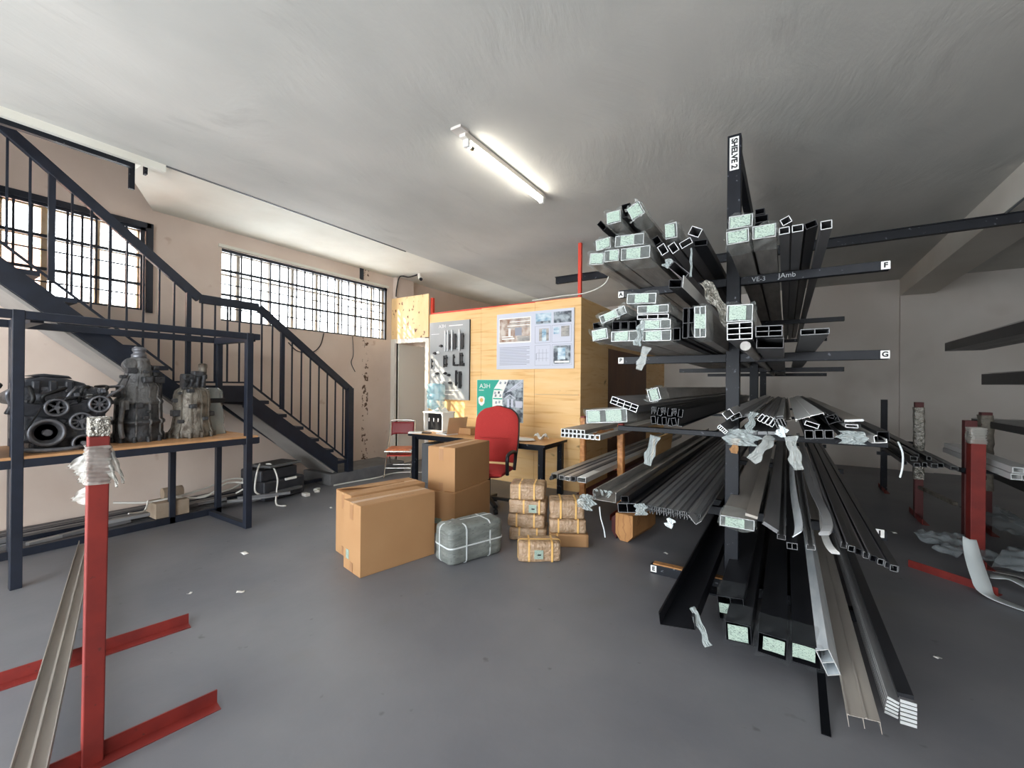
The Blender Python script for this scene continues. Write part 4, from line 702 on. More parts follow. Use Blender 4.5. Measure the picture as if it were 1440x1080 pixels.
o=angle_bar(.78,.065,.006).build('foot',M['red'],rs); o.location=(.0,-.36,0)
o=angle_bar(1.15,.065,.006).build('angle_bar',M['red']); o.location=(-3.32,.05,0); o.rotation_euler.z=R(-10); tag(o,'red steel angle bar on the floor behind the red post','steel angle')
o=MB().box(-.05,0,0,.05,3.7,.004).box(-.05,0,.004,-.046,3.7,.04).box(.046,0,.004,.05,3.7,.04).box(-.004,0,.004,.004,3.7,.03).build('aluminium_profile',M['brown']); o.location=(-1.62,.19,.068); o.rotation_euler=(0,0,R(74.3)); tag(o,'long pale aluminium profile lying across the red angle bars, left foreground','profile')

rs.rotation_euler=(R(-.3),R(.9),R(-8))
# ---------------------------------------------------------------- cartons
def carton(loc,rz,w,l,h,label,tape_end=True,sticker=None,lift=0,patch=None):
    r=empty('cardboard_box',loc,rz); tag(r,label,'box')
    MB().box(0,0,0,w,l,h).build('body',M['card'],r,bevel=.004)
    z=h+.0015
    b=MB().box(.002,.002,h,w/2-.004,l-.002,h+.0035).box(w/2+.004,.002,h,w-.002,l-.002,h+.0035)
    f=b.build('lid_flap',M['card'],r)
    t=MB().box(w/2-.028,0,h+.0035,w/2+.028,l,h+.0045)
    if tape_end: t.box(w/2-.028,-.0015,h-.13,w/2+.028,.0,h+.0045)
    t.build('sealing_tape',M['tapeclear'],r)
    if tape_end: MB().box(w/2-.025,-.003,h-.13,w/2+.025,-.0015,h-.012).build('brown_tape',M['tape'],r); MB().box(w/2-.025,-.003,.005,w/2+.025,-.0015,.08).build('brown_tape',M['tape'],r)
    b=MB()
    for i in range(5): b.box(w*.16,l*(.12+.04*i),h+.0036,w*.16+.012,l*(.12+.04*i)+.018,h+.0041)
    for i in range(6): b.box(w*.72,l*(.5+.045*i),h+.0036,w*.72+.014,l*(.5+.045*i)+.02,h+.0041)
    b.build('print_mark',M['inkprint'],r)
    if sticker:
        sx,sz,sw,sh=sticker; MB().box(sx,-.002,sz,sx+sw,-.0005,sz+sh).build('paper_label',M['label'],r)
    return r
carton((-3.045,2.235,0),R(-12.4),.295,.69,.55,'large front cardboard box with a sticker low on its narrow end',sticker=(.05,.09,.05,.075))
b2=carton((-3.395,2.41,0),R(-12.4),.30,.74,.545,'large cardboard box standing behind and left of the front one, lid flap slightly lifted')
MB().grid(lambda u,v:(.004+.142*u,.004+.6*v,.551+.035*u*(1-v)**3),6,10).build('loose_flap',M['card'],b2,thick=.004)
carton((-3.065,3.24,0),R(5),.33,.68,.425,'lower cardboard box of the two stacked behind the grey bale',tape_end=False,sticker=(.07,.1,.1,.055))
carton((-3.085,3.255,.43),R(6),.33,.69,.435,'upper cardboard box of the two stacked in front of the red office chair')

def soft_box(w,l,h,rad,seed,amp,n=10):
    """rounded, slightly lumpy parcel body"""
    bm=bmesh.new(); bmesh.ops.create_cube(bm,size=1); bmesh.ops.subdivide_edges(bm,edges=bm.edges[:],cuts=n,use_grid_fill=True)
    rr=random.Random(seed); ph=[rr.uniform(0,6) for _ in range(6)]
    for v in bm.verts:
        c=Vector((v.co.x*w,v.co.y*l,v.co.z*h)); inn=Vector((max(-w/2+rad,min(w/2-rad,c.x)),max(-l/2+rad,min(l/2-rad,c.y)),max(-h/2+rad,min(h/2-rad,c.z)))); d=c-inn
        if d.length>1e-6: c=inn+d.normalized()*rad
        k=amp*(math.sin(17*c.x+ph[0])*math.sin(13*c.y+ph[1])+.6*math.sin(41*c.z+ph[2]+9*c.x)+.4*math.sin(60*c.y+ph[3]+30*c.z))
        n_=d.normalized() if d.length>1e-6 else Vector((0,0,1)); c+=n_*k
        c.z=max(c.z,-h/2); v.co=c+Vector((w/2,l/2,h/2))
    m=MB(); m.add([v.co[:] for v in bm.verts],[[v.index for v in f.verts] for f in bm.faces],True) if not bm.verts.index_update() else 0
    bm.free(); return m
def rrect(a,b,rad,n=4):
    out=[]
    for cx,cy,t0 in ((a-rad,b-rad,0),(rad,b-rad,90),(rad,rad,180),(a-rad,rad,270)):
        for k in range(n+1):
            t=R(t0+90*k/n); out.append((cx+rad*math.cos(t),cy+rad*math.sin(t)))
    return out
def straps(w,l,h,xs,ys,zs,m,parent,t=.004,wd=.011,rad=.02):
    def loop(pts,make):
        b=MB(); n=len(pts); vs=[]
        for p,q in pts: vs+=[make(p,q,-wd),make(p,q,wd)]
        b.add(vs,[(2*i,2*i+1,(2*i+3)%(2*n),(2*i+2)%(2*n)) for i in range(n)]); b.build('strap',m,parent,thick=.003)
    g=lambda a,b_: [(p-t,q-t) for p,q in rrect(a+2*t,b_+2*t,rad+t)]
    for x in xs: loop([(p,max(q,.002)) for p,q in g(l,h)],lambda p,q,d:(x+d,p,q))
    for y in ys: loop([(p,max(q,.002)) for p,q in g(w,h)],lambda p,q,d:(p,y+d,q))
    for z in zs: loop(g(w,l),lambda p,q,d:(p,q,z+d))
bl=empty('wrapped_bale',(-2.55,2.775,0),R(-19)); tag(bl,'grey cloth-wrapped bale with white straps on the floor before the cartons','bale')
soft_box(.265,.55,.315,.045,3,.006).build('body',M['bale'],bl)
straps(.265,.55,.315,[.1],[.16,.40],[.15],M['strapwhite'],bl,.004,.006,.045)

def parcel(loc,rz,w,l,h,label,seed,xs,sticker=None,ys=(),plain=False):
    r=empty('parcel',loc,rz); tag(r,label,'parcel')
    soft_box(w,l,h,.022 if not plain else .008,seed,.0035 if not plain else .001).build('body',M['parcel'] if not plain else M['card'],r)
    straps(w,l,h,xs,ys,[],M['strap'],r,.004,.008)
    if sticker:
        x,z,s=sticker; MB().box(x,-.0075,z,x+s,-.0062,z+s).build('paper_label',M['label'],r); MB().box(x+s*.35,-.0082,z+s*.38,x+s*.75,-.0075,z+s*.55).build('label_print',M['ink'],r)
    return r
parcel((-1.90,3.105,0),R(33),.36,.20,.165,'single brown parcel lying in front of the two parcel stacks',11,[.09,.285],(.135,.03,.075),ys=(.085,))
for i,(h,sx,rz,dx,lab,st_) in enumerate(((.12,[.1,.27],24,.02,'bottom parcel of the left stack, half hidden by the single parcel',None),(.13,[.09,.26],22,0,'second parcel from the floor in the left stack',None),(.13,[.15,.30],22,.01,'parcel with a square white label in the left stack',(.2,.02,.075)),(.15,[.1,.24],24,.02,'top parcel of the left stack',None))):
    parcel((-2.27+dx,3.50,[0,.124,.258,.392][i]),R(rz),.36-.02*(i==3),.27,h,lab,20+i,sx,st_)
for i,(h,sx,lab) in enumerate(((.12,[.07],'plain smooth bottom parcel of the right stack'),(.13,[.08,.26],'middle parcel of the right stack'),(.17,[.1,.24],'top parcel of the right stack'))):
    parcel((-1.84+.0*i,3.56,[0,.124,.258][i]),R(30),.36-.02*i,.25,h,lab,30+i,sx,plain=(i==0))

# ---------------------------------------------------------------- desk and chairs
tb=empty('desk',(-4.83,4.66,0),R(2)); tag(tb,'long desk with a wood-look top and black legs against the plywood office','desk')
TW,TD=2.30,.70
MB().box(0,0,.722,TW,TD,.75).build('tabletop',M['tabletop'],tb,bevel=.003)
MB().box(-.002,-.004,.715,TW+.004,0,.748).box(TW,0,.715,TW+.004,TD,.748).build('edge_band',M['rack'],tb)
MB().box(.04,.04,.67,TW-.04,.08,.72).box(.04,TD-.08,.67,TW-.04,TD-.04,.72).box(TW-.1,.04,.67,TW-.06,TD-.04,.72).box(.06,.04,.67,.1,TD-.04,.72).build('under_frame',M['rack'],tb)
for x in (.09,TW-.07):
    for y in (.06,TD-.06): MB().box(x-.035,y-.035,0,x+.035,y+.035,.72).build('leg',M['rack'],tb)
MB().box(.17,.12,.0,.6,.62,.6).build('modesty_cabinet',M['greycab'],tb,bevel=.004)

oc=empty('office_chair',(-3.06,4.28,0),R(16)); tag(oc,'red fabric high-back office chair behind the stacked cartons','chair')
def pad(w,h,t,top):   # upholstered cushion in the XZ plane, thickness along Y
    def f(u,v,side):
        x=(u-.5)*2; z=v
        hw=w/2*(1-.10*(abs(2*v-1))**2.2) if top else w/2
        k=(1-abs(x)**5)*(1-abs(2*v-1)**7)
        X=x*hw
        if top and v>.72: X*=math.sqrt(max(0,1-((v-.72)/.28)**2.4))*.9+.1
        return (X, side*t*(.25+.75*k) -.05*(1-abs(x))*side*0, z*h)
    m=MB(); m.grid(lambda u,v:f(u,v,-1),18,18); m.grid(lambda u,v:f(u,v,1),18,18)
    for e in (0,1): m.grid(lambda u,v:f(e,u,-1+2*v),18,2)
    for e in (0,1): m.grid(lambda u,v:f(u,e,-1+2*v),18,2)
    return m
o=pad(.58,.71,.05,True).build('backrest',M['redfab'],oc); o.location=(0,.24,.52); o.rotation_euler.x=R(-9)
o=pad(.59,.72,.024,True).build('back_shell',M['blackplastic'],oc); o.location=(0,.288,.515); o.rotation_euler.x=R(-9)
b=MB(); b.tube([( -.2,.205,.83),(-.1,.194,.825),(.1,.194,.825),(.2,.205,.83)],.006,6); b.build('seam',M['redfab'],oc)
o=pad(.52,.50,.055,False).build('seat',M['redfab'],oc); o.rotation_euler.x=R(90); o.location=(0,.22,.46); 
for s in (-1,1):
    MB().tube(catmull([(s*.27,.2,.44),(s*.29,.19,.62),(s*.29,.12,.68),(s*.29,-.1,.68),(s*.29,-.16,.62),(s*.28,-.12,.44)]),.022,8).build('armrest',M['blackplastic'],oc)
MB().cyl((0,0,.12),(0,0,.42),.03).cyl((0,0,.38),(0,0,.42),.1).build('gas_column',M['blackplastic'],oc)
for k in range(5):
    a=2*math.pi*k/5+.33; d=Vector((math.cos(a),math.sin(a),0))
    MB().bar(Vector((0,0,.13)),d*.3+Vector((0,0,.085)),.05,.035).build('base_arm',M['blackplastic'],oc,bevel=.006)
    p=d*.3; q=Vector((-d.y,d.x,0))*.02
    MB().cyl(p+q+Vector((0,0,.03)),p-q+Vector((0,0,.03)),.03).cyl(p+Vector((0,0,.03)),p+Vector((0,0,.09)),.012).build('caster',M['rubber'],oc)

fc=empty('folding_chair',(-5.36,5.0,0),R(36)); tag(fc,'folding chair with a maroon back and orange seat left of the desk','chair')
for s in (-1,1):
    MB().tube([(s*.21,-.24,.0),(s*.21,.02,.42),(s*.205,.16,.66),(s*.2,.21,.84)],.012,8).build('front_leg',M['chrome'],fc)
    MB().tube([(s*.19,.26,.0),(s*.19,.0,.42)],.011,8).build('rear_leg',M['chrome'],fc)
MB().tube(catmull([(-.2,.21,.83),(-.18,.225,.875),(0,.235,.885),(.18,.225,.875),(.2,.21,.83)]),.012,8).build('back_tube',M['chrome'],fc)
def fb(u,v):
    x=(u-.5)*.37; return (x,.19+.045*(v)-.03*(1-(2*u-1)**2)*0+.02*(2*u-1)**2*-1,.655+.2*v-.03*(abs(2*u-1)**6)*(1 if v<.2 else 0))
MB().grid(fb,12,6).build('backrest',M['redvinyl'],fc,thick=.016)
MB().box(-.19,-.22,.425,.19,.18,.452).build('seat',M['orangeseat'],fc,bevel=.012)
MB().tube([(-.2,-.22,.418),(.2,-.22,.418)],.012).tube([(-.2,-.22,.418),(-.2,.2,.418)],.012).tube([(.2,-.22,.418),(.2,.2,.418)],.012).build('seat_frame',M['chrome'],fc)
MB().box(-.185,-.15,.33,.185,.12,.345).build('red_panel',M['redbright'],fc)
MB().tube([(-.21,-.15,.14),(.21,-.15,.14)],.009).tube([(-.19,.17,.14),(.19,.17,.14)],.009).build('stretcher',M['chrome'],fc)

lp=empty('laptop',(-4.16,4.98,.751),R(-100)); tag(lp,'open silver laptop seen from behind on the left half of the desk','laptop')
MB().box(-.18,-.25,0,.18,0,.016).build('base',M['silver'],lp,bevel=.004)
o=MB().box(-.18,0,0,.18,.008,.25).build('lid',M['laptop'],lp,bevel=.003); o.location=(0,0,.014); o.rotation_euler.x=R(-12)
MB().box(-.16,-.13,.016,.16,-.02,.018).build('keyboard',M['blackplastic'],lp)
o=MB().box(0,0,0,.075,.15,.012).build('phone',M['blackplastic'],bevel=.004); o.location=(-4.70,4.84,.751); o.rotation_euler.z=R(-70); tag(o,'black phone lying on the desk in front of the laptop','phone')
o=MB().box(-.1,-.07,0,.1,.07,.02).build('notebook',M['paper'],bevel=.003); o.location=(-4.66,4.76,.751); o.rotation_euler.z=R(40); tag(o,'pale notepad near the left front corner of the desk','notepad'); o.location=(-4.62,4.76,.751)
o.location=(-4.76,4.74,.751)
wd=empty('water_dispenser',(-4.67,5.15,.752)); tag(wd,'white tabletop water dispenser with dark front behind the laptop','water dispenser')
MB().box(-.2,-.12,0,.2,.16,.02).box(-.2,-.12,0,-.18,.16,.31).box(.18,-.12,0,.2,.16,.31).box(-.2,.14,0,.2,.16,.31).box(-.21,-.13,.29,.21,.17,.315).build('housing',M['signwhite'],wd,bevel=.004)
MB().box(-.17,-.05,.02,.17,.13,.28).build('dark_front',M['blackplastic'],wd,bevel=.004)
for x in (-.1,.0,.09):
    MB().cyl((x,-.05,.2),(x,-.1,.2),.014).cyl((x,-.1,.215),(x,-.1,.16),.011).build('tap',M['chrome'],wd)
wb=empty('water_bottle',(-4.74,5.17,1.068)); tag(wb,'large blue water bottle standing upside down on the dispenser','water bottle')
prof=[(.05,0),(.06,.02),(.14,.06),(.145,.17),(.135,.18),(.135,.195),(.148,.205),(.148,.26),(.137,.27),(.137,.29),(.148,.30),(.148,.40),(.13,.44),(.02,.445)]
MB().lathe(prof,n=32).build('bottle',M['water'],wb)
MB().lathe([(.05,-.02),(.055,-.02),(.055,.02),(.05,.02)],n=20).build('cap',M['signwhite'],wb)
def rag(u,v): 
    return (-.14*.5+.16*u+.01*math.sin(9*v),-.10+.2*v*(1),.03*math.sin(7*u+3*v)*math.sin(5*v)+.005-(.12*max(0,u-.6)/.4))
o=MB().grid(rag,10,10).build('paper_towel',M['paper'],thick=.003); o.location=(-4.56,5.12,1.10); tag(o,'crumpled white paper towel hanging off the dispenser edge','paper towel')
for i,(x,y,rz) in enumerate(((-3.12,4.93,10),(-2.95,5.02,-25),(-3.28,5.08,35))):
    o=MB().grid(lambda u,v:(.21*(u-.5),.297*(v-.5),.004+.008*math.sin(3*u+i)*v),6,6).build('paper_sheet',M['paper'],thick=.001); o.location=(x,y,.757+.006*i); o.rotation_euler.z=R(60+rz); tag(o,['nearest white sheet of paper on the right half of the desk','tilted white sheet of paper on the right end of desk','farthest white sheet of paper, right of the red chair'][i],'paper')
o=MB().grid(lambda u,v:(.16*(u-.5),.14*(v-.5),.03+.03*math.sin(8*u+2*v)+.02*math.sin(11*v)),10,10).build('crumpled_paper',M['paper'],thick=.002); o.location=(-2.84,5.22,.757); tag(o,'crumpled white paper at the back right corner of desk','paper')
gb=empty('glue_bottle',(-3.52,5.0,.752)); tag(gb,'white bottle with a red cap on the desk right of the red chair','bottle')
MB().lathe([(.028,0),(.03,.01),(.03,.12),(.014,.14),(.014,.15)],n=16).build('bottle',M['signwhite'],gb); MB().lathe([(.016,.15),(.016,.18),(.006,.20)],n=12).build('cap',M['redbright'],gb)
cu=empty('cup',(-3.40,5.02,.752)); tag(cu,'small pale cup beside the white bottle on the desk','cup')
MB().lathe([(.025,0),(.035,.08),(.032,.08),(.023,.006)],n=18).build('cup_body',M['paper'],cu)
o=MB().box(-.2,-.12,0,.2,.12,.10).build('tan_carton',M['card'],bevel=.004); o.location=(-4.12,5.14,.752); tag(o,'low tan carton on the desk between laptop and red chair','box')
o.name='cardboard_box'

# ---------------------------------------------------------------- boards on the plywood
hb=empty('display_board',(-4.83,YP-.013,1.905)); tag(hb,'grey hardware display board with silver and black door handles','display board')
MB().box(-.44,-.012,-.665,.44,.012,.665).build('panel',M['boardgrey'],hb)
MB().box(.44,-.014,-.665,.447,.012,.665).build('edge_strip',M['rubber'],hb)
MT=Matrix.Rotation(R(90),4,'X')
text('lettering','A3H',.085,M['signwhite'],Matrix.Translation((-.15,-.0135,.585))@MT,hb)
MB().box(.0,-.0135,.578,.30,-.0125,.594).box(-.40,-.0135,.455,-.22,-.0125,.463).box(-.42,-.0135,-.165,-.14,-.0125,-.157).box(-.03,-.0135,.195,.24,-.0125,.203).box(-.12,-.0135,-.585,.12,-.0125,-.57).box(-.12,-.0135,-.515,.22,-.0125,-.50).build('printed_line',M['signwhite'],hb)
def handle(x,z,h,w,m): 
    return MB().box(x-w/2,-.05,z-h/2,x+w/2,-.036,z+h/2).box(x-w/3,-.04,z-h/2+.03,x+w/3,-.012,z-h/2+.06).box(x-w/3,-.04,z+h/2-.06,x+w/3,-.012,z+h/2-.03).build('door_handle',m,hb,bevel=.004)
for x in (-.06,.0,.09,.25): handle(x,.33,.36,.032,M['bright'])
for x,w in ((.045,.03),(.15,.06),(.31,.06)): handle(x,.31,.26,w,M['blackplastic'])
for x,z,h,w in ((-.36,-.05,.17,.02),(-.08,-.02,.2,.028),(-.03,-.01,.2,.028),(.13,-.0,.19,.03),(.27,.02,.2,.025),(.31,.02,.2,.025),(.19,-.30,.26,.04),(.27,-.33,.28,.055)): handle(x,z,h,w,M['blackplastic'])
MB().box(.13,-.04,-.1,.22,-.014,-.07).box(.25,-.045,-.1,.35,-.014,-.05).build('latch',M['blackplastic'],hb,bevel=.004)
rr=random.Random(2)
for x,z in ((-.16,.25),(-.3,.13),(-.22,.14),(-.32,-.24),(-.24,-.22),(-.06,-.22),(.02,-.25),(-.12,-.36),(.05,-.38)):
    MB().cyl((x,-.012,z),(x,-.04,z),.024,n=12).box(x-.05,-.03,z-.012,x+.03,-.014,z+.012).build('fitting',M['silver'] if rr.random()<.6 else M['blackplastic'],hb,bevel=.003)

pb=empty('poster_board',(-3.185,YP-.013,2.17)); tag(pb,'wide pale poster board of building views at the upper right of the plywood','poster')
MB().box(-.66,-.012,-.43,.66,.012,.43).build('panel',M['board'],pb,bevel=.002)
def pic(x0,z0,x1,z1,m,n='picture'): return MB().box(x0,-.0136,z0,x1,-.0121,z1).build(n,m,pb)
pic(-.62,-.03,-.04,.36,M['signwhite'],'picture_mat'); MB().box(-.605,-.0142,-.01,-.055,-.0137,.345).build('picture',M['photowarm'],pb)
def ov(x0,z0,x1,z1,m,n='picture_detail'): return MB().box(x0,-.0152,z0,x1,-.0137,z1).build(n,m,pb)
for i in range(5): ov(-.48+.02*i,.20+.03*i,-.06,.212+.03*i,M['signwhite' if i%2 else 'screen'])
ov(-.32,.08,-.2,.2,M['linegrey']); ov(-.56,.03,-.33,.05,M['signwhite']); ov(-.56,.065,-.36,.08,M['signwhite']); ov(-.44,.08,-.40,.2,M['signwhite']); ov(-.28,-.005,-.06,.07,M['screen'])
for r0 in range(12): ov(-.60,-.10-.024*r0,-.06-.05*(r0%3==2),-.092-.024*r0,M['linegrey'],'printed_text')
for x0,z0,x1,z1,m in ((.04,.23,.30,.39,'photo2'),(.34,.23,.62,.39,'photo3'),(.10,-.02,.26,.16,'screen'),(.34,.07,.43,.17,'photo2'),(.46,.03,.59,.18,'screen'),(.34,-.36,.61,-.10,'photo3')): pic(x0,z0,x1,z1,M[m])
ov(.05,.235,.29,.27,M['photo3']); ov(.15,-.03,.22,.15,M['photo2']); ov(.41,-.30,.53,-.13,M['photo2']); ov(.36,-.345,.59,-.32,M['signwhite'])
b=MB()
for x0,z0,x1,z1 in ((.03,-.05,.29,.2),(.31,-.05,.62,.2),(.03,-.38,.29,-.08),(.315,-.38,.63,-.08)):
    for a in ((x0,z0,x1,z0+.004),(x0,z1-.004,x1,z1),(x0,z0,x0+.004,z1),(x1-.004,z0,x1,z1)): b.box(a[0],-.0131,a[1],a[2],-.0121,a[3])
for x in (.1,.16,.22): b.box(x,-.0131,-.32,x+.004,-.0121,-.14)
for z in (-.2,-.28): b.box(.06,-.0131,z,.26,-.0121,z+.004)
b.box(.05,-.0131,-.30,.06,-.0121,-.2); b.build('frame_line',M['linegrey'],pb)

gp=empty('green_poster',(-3.80,YP-.004,1.25)); tag(gp,'green and grey product poster behind the red office chair','poster')
MB().box(-.44,-.002,-.33,.44,.002,.33).build('sheet',M['paper'],gp)
MB().prism([(-.435,.325),(-.0,.325),(-.10,.19),(-.13,.05),(-.13,-.325),(-.435,-.325)],'y',-.0035,-.0022).build('green_field',M['teal'],gp)
MB().prism([(.17,.325),(.435,.325),(.435,-.325),(.16,-.325),(.06,-.05),(.06,.1)],'y',-.0035,-.0022).build('picture',M['photo3'],gp)
MB().prism([(.0,.185),(-.09,.185),(-.11,.165),(.07,.165)],'y',-.0036,-.0022).prism([(-.12,.04),(.055,.04),(.055,.02),(-.12,.02)],'y',-.0036,-.0022).build('green_bar',M['teal'],gp)
b=MB()
for x,z in ((.02,.28),(.11,.28),(-.08,.12),(-.01,.13),(-.07,.08),(.02,.08),(-.06,-.03),(.0,-.02)): b.prism([(x-.02,z-.018),(x+.012,z-.022),(x+.022,z+.012),(x-.008,z+.022)],'y',-.0038,-.0022)
b.build('printed_part',M['photo3'],gp)
b=MB()
for i in range(6): b.bar((.12+.03*i,-.0042,.13+.02*i),(.43,-.0042,.22+.022*i),.001,.008)
b.box(.15,-.0045,-.1,.19,-.0036,.03).box(.22,-.0045,-.1,.26,-.0036,.03).prism([(.1,.03),(.2,.09),(.3,.03),(.3,.04),(.2,.105),(.1,.045)],'y',-.0045,-.0036).box(.3,-.0045,-.1,.42,-.0036,.0)
b.build('picture_detail',M['board'],gp)
text('lettering','A3H',.1,M['signwhite'],Matrix.Translation((-.28,-.004,.225))@MT,gp,sx=1.15)
MB().box(-.40,-.004,.155,-.30,-.0036,.166).build('printed_line',M['signwhite'],gp)
MB().prism([(-.41,.03),(-.38,.06),(-.31,.06),(-.28,.03),(-.29,-.05),(-.33,-.09),(-.36,-.09),(-.40,-.05)],'y',-.004,-.0036).build('badge',M['signwhite'],gp)
MB().cyl((-.345,-.0040,-.0),(-.345,-.0046,-.0),.035).build('badge_centre',M['strap'],gp)
# ---------------------------------------------------------------- cantilever rack
cr=empty('cantilever_rack',(-.33,3.55,0)); tag(cr,'tall black steel cantilever rack holding the aluminium profiles on lettered arms','rack')
ROWS=(0,2.45,4.87); LV=(2.27,1.71,1.135,.575)
for r0,y in enumerate(ROWS):
    MB().box(-.045,y-.045,0,.045,y+.045,3.34 if r0==0 else 3.14).build('column',M['rack'],cr,bevel=.004)
    MB().box(-.16,y-.16,0,.16,y+.16,.012).build('base_plate',M['rack'],cr)
    for z in LV:
        w=.06 if r0==0 else .05
        z0=z-.03+.022*(z==1.135); w-=.022*(z==1.135)
        MB().box(.045,y-.025,z0,.87,y+.025,z0+w).build('arm',M['rack'],cr,bevel=.003)
        MB().box(-.86,y-.025,z0,-.045,y+.025,z0+w).build('arm',M['rack'],cr,bevel=.003)
    MB().box(.045,y-.03,.0,.78,y+.03,.072).build('arm',M['rack'],cr,bevel=.003)
    MB().box(-.58,y-.03,.0,-.045,y+.03,.072).build('arm',M['rack'],cr,bevel=.003)
MB().box(-.56,-.028,.073,-.05,.028,.083).build('timber_strip',M['timber'],cr)
MB().box(-.03,.045,3.20,.03,2.405,3.33).build('tie_beam',M['rack'],cr)
MTX=Matrix.Rotation(R(90),4,'X')
def plate(x,z,ch,w=.045,h=.05):
    p=MB().box(x-w/2,-.0335,z-h/2,x+w/2,-.0305,z+h/2).build('label_plate',M['signwhite'],cr)
    text('lettering',ch,.044,M['ink'],Matrix.Translation((x,-.0342,z))@MTX,p,bold=.0018)
plate(-.84,2.262,'A'); plate(-.835,1.71,'B'); plate(-.555,.04,'E'); plate(.85,2.268,'F'); plate(.85,1.71,'G'); plate(.83,.59,'I')
p=MB().box(-.03,-.0475,3.08,.03,-.0455,3.32).build('label_plate',M['signwhite'],cr)
text('lettering','SHELVE 2',.054,M['ink'],Matrix.Translation((0,-.048,3.20))@Matrix.Rotation(R(90),4,'X')@Matrix.Rotation(R(-90),4,'Z'),p,bold=.0022)
text('chalk_lettering','VE-3',.045,M['chalk'],Matrix.Translation((.16,-.0258,2.268))@MTX,cr)
text('chalk_lettering','JAmb',.047,M['chalk'],Matrix.Translation((.33,-.0258,2.275))@MTX,cr)

# ---------------------------------------------------------------- aluminium profiles
def ext(b,poly_boxes,L,bend=0,dz=0,n=30):
    """sweep rectangles (x0,z0,x1,z1) along +Y, with a gentle bow for flexible strips"""
    for x0,z0,x1,z1 in poly_boxes:
        if not bend and not dz: b.box(x0,0,z0,x1,L,z1); continue
        vs=[];
        for i in range(n+1):
            t=i/n; y=L*t*t; ox=bend*math.sin(t*7)*(1-t)**2; oz=dz*math.sin(min(1,t*2)*math.pi)
            vs+=[(x0+ox,y,z0+oz),(x1+ox,y,z0+oz),(x1+ox,y,z1+oz),(x0+ox,y,z1+oz)]
        fs=[(3,2,1,0)]+[(4*i+k,4*i+(k+1)%4,4*i+4+(k+1)%4,4*i+4+k) for i in range(n) for k in range(4)]+[tuple(4*n+k for k in range(4))]
        b.add(vs,fs)
def section(kind,w,h,nx=1,ny=1,t=.0028,flange=0):
    if kind in('tube','bundle'):
        s=[(0,0,w,t),(0,h-t,w,h),(0,t,t,h-t),(w-t,t,w,h-t)]
        for i in range(1,nx): s.append((w*i/nx-t/2,t,w*i/nx+t/2,h-t))
        for i in range(1,ny): s.append((t,h*i/ny-t/2,w-t,h*i/ny+t/2))
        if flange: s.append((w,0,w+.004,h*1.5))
        return s
    if kind=='channel': return [(0,0,w,t),(0,t,t,h),(w-t,t,w,h),(t,h-t,min(w*.25,.012),h),(max(w*.75,w-.012),h-t,w-t,h)]
    if kind=='uchan': return [(0,h-t,w,h),(0,0,t,h-t),(w-t,0,w,h-t),(w*.48,h*.15,w*.48+t,h-t),(0,h,w*.07,h+.004),(w*.55,h,w*.62,h+.004)]
    if kind=='flat': return [(0,0,w,h)]
    if kind=='angle': return [(0,0,w,t*1.5),(0,0,t*1.5,h)]
    if kind=='tee': return [(0,0,w,t),(w*.2,t,w*.2+t,h),(w*.2,h-t,w*.45,h),(w-t,t,w,h*.5)]
    if kind=='comb':
        s=[(0,h*.55,w,h*.55+t),(0,h-t,w*.8,h)]
        for i in range(4): x=w*i/3.2; s.append((x,h*(.05+.25*(i%2)),x+t,h))
        return s
def torn(b,w,h,rr,k=7):
    for i in range(k):
        x=rr.uniform(0,w); z=rr.choice((0,h,rr.uniform(0,h))); d=Vector((rr.uniform(-.03,.03),-rr.uniform(.01,.035),rr.uniform(-.05,.03)))
        p=Vector((x,0,z)); q=Vector((rr.uniform(.015,.035),0,rr.uniform(-.015,.015)))
        b.grid(lambda u,v:p+q*(u-.5)*(1-.5*v)+d*v+Vector((0,.006*math.sin(5*u+4*v),.006*math.cos(6*v+u))),3,4)
BOXKEY='on'
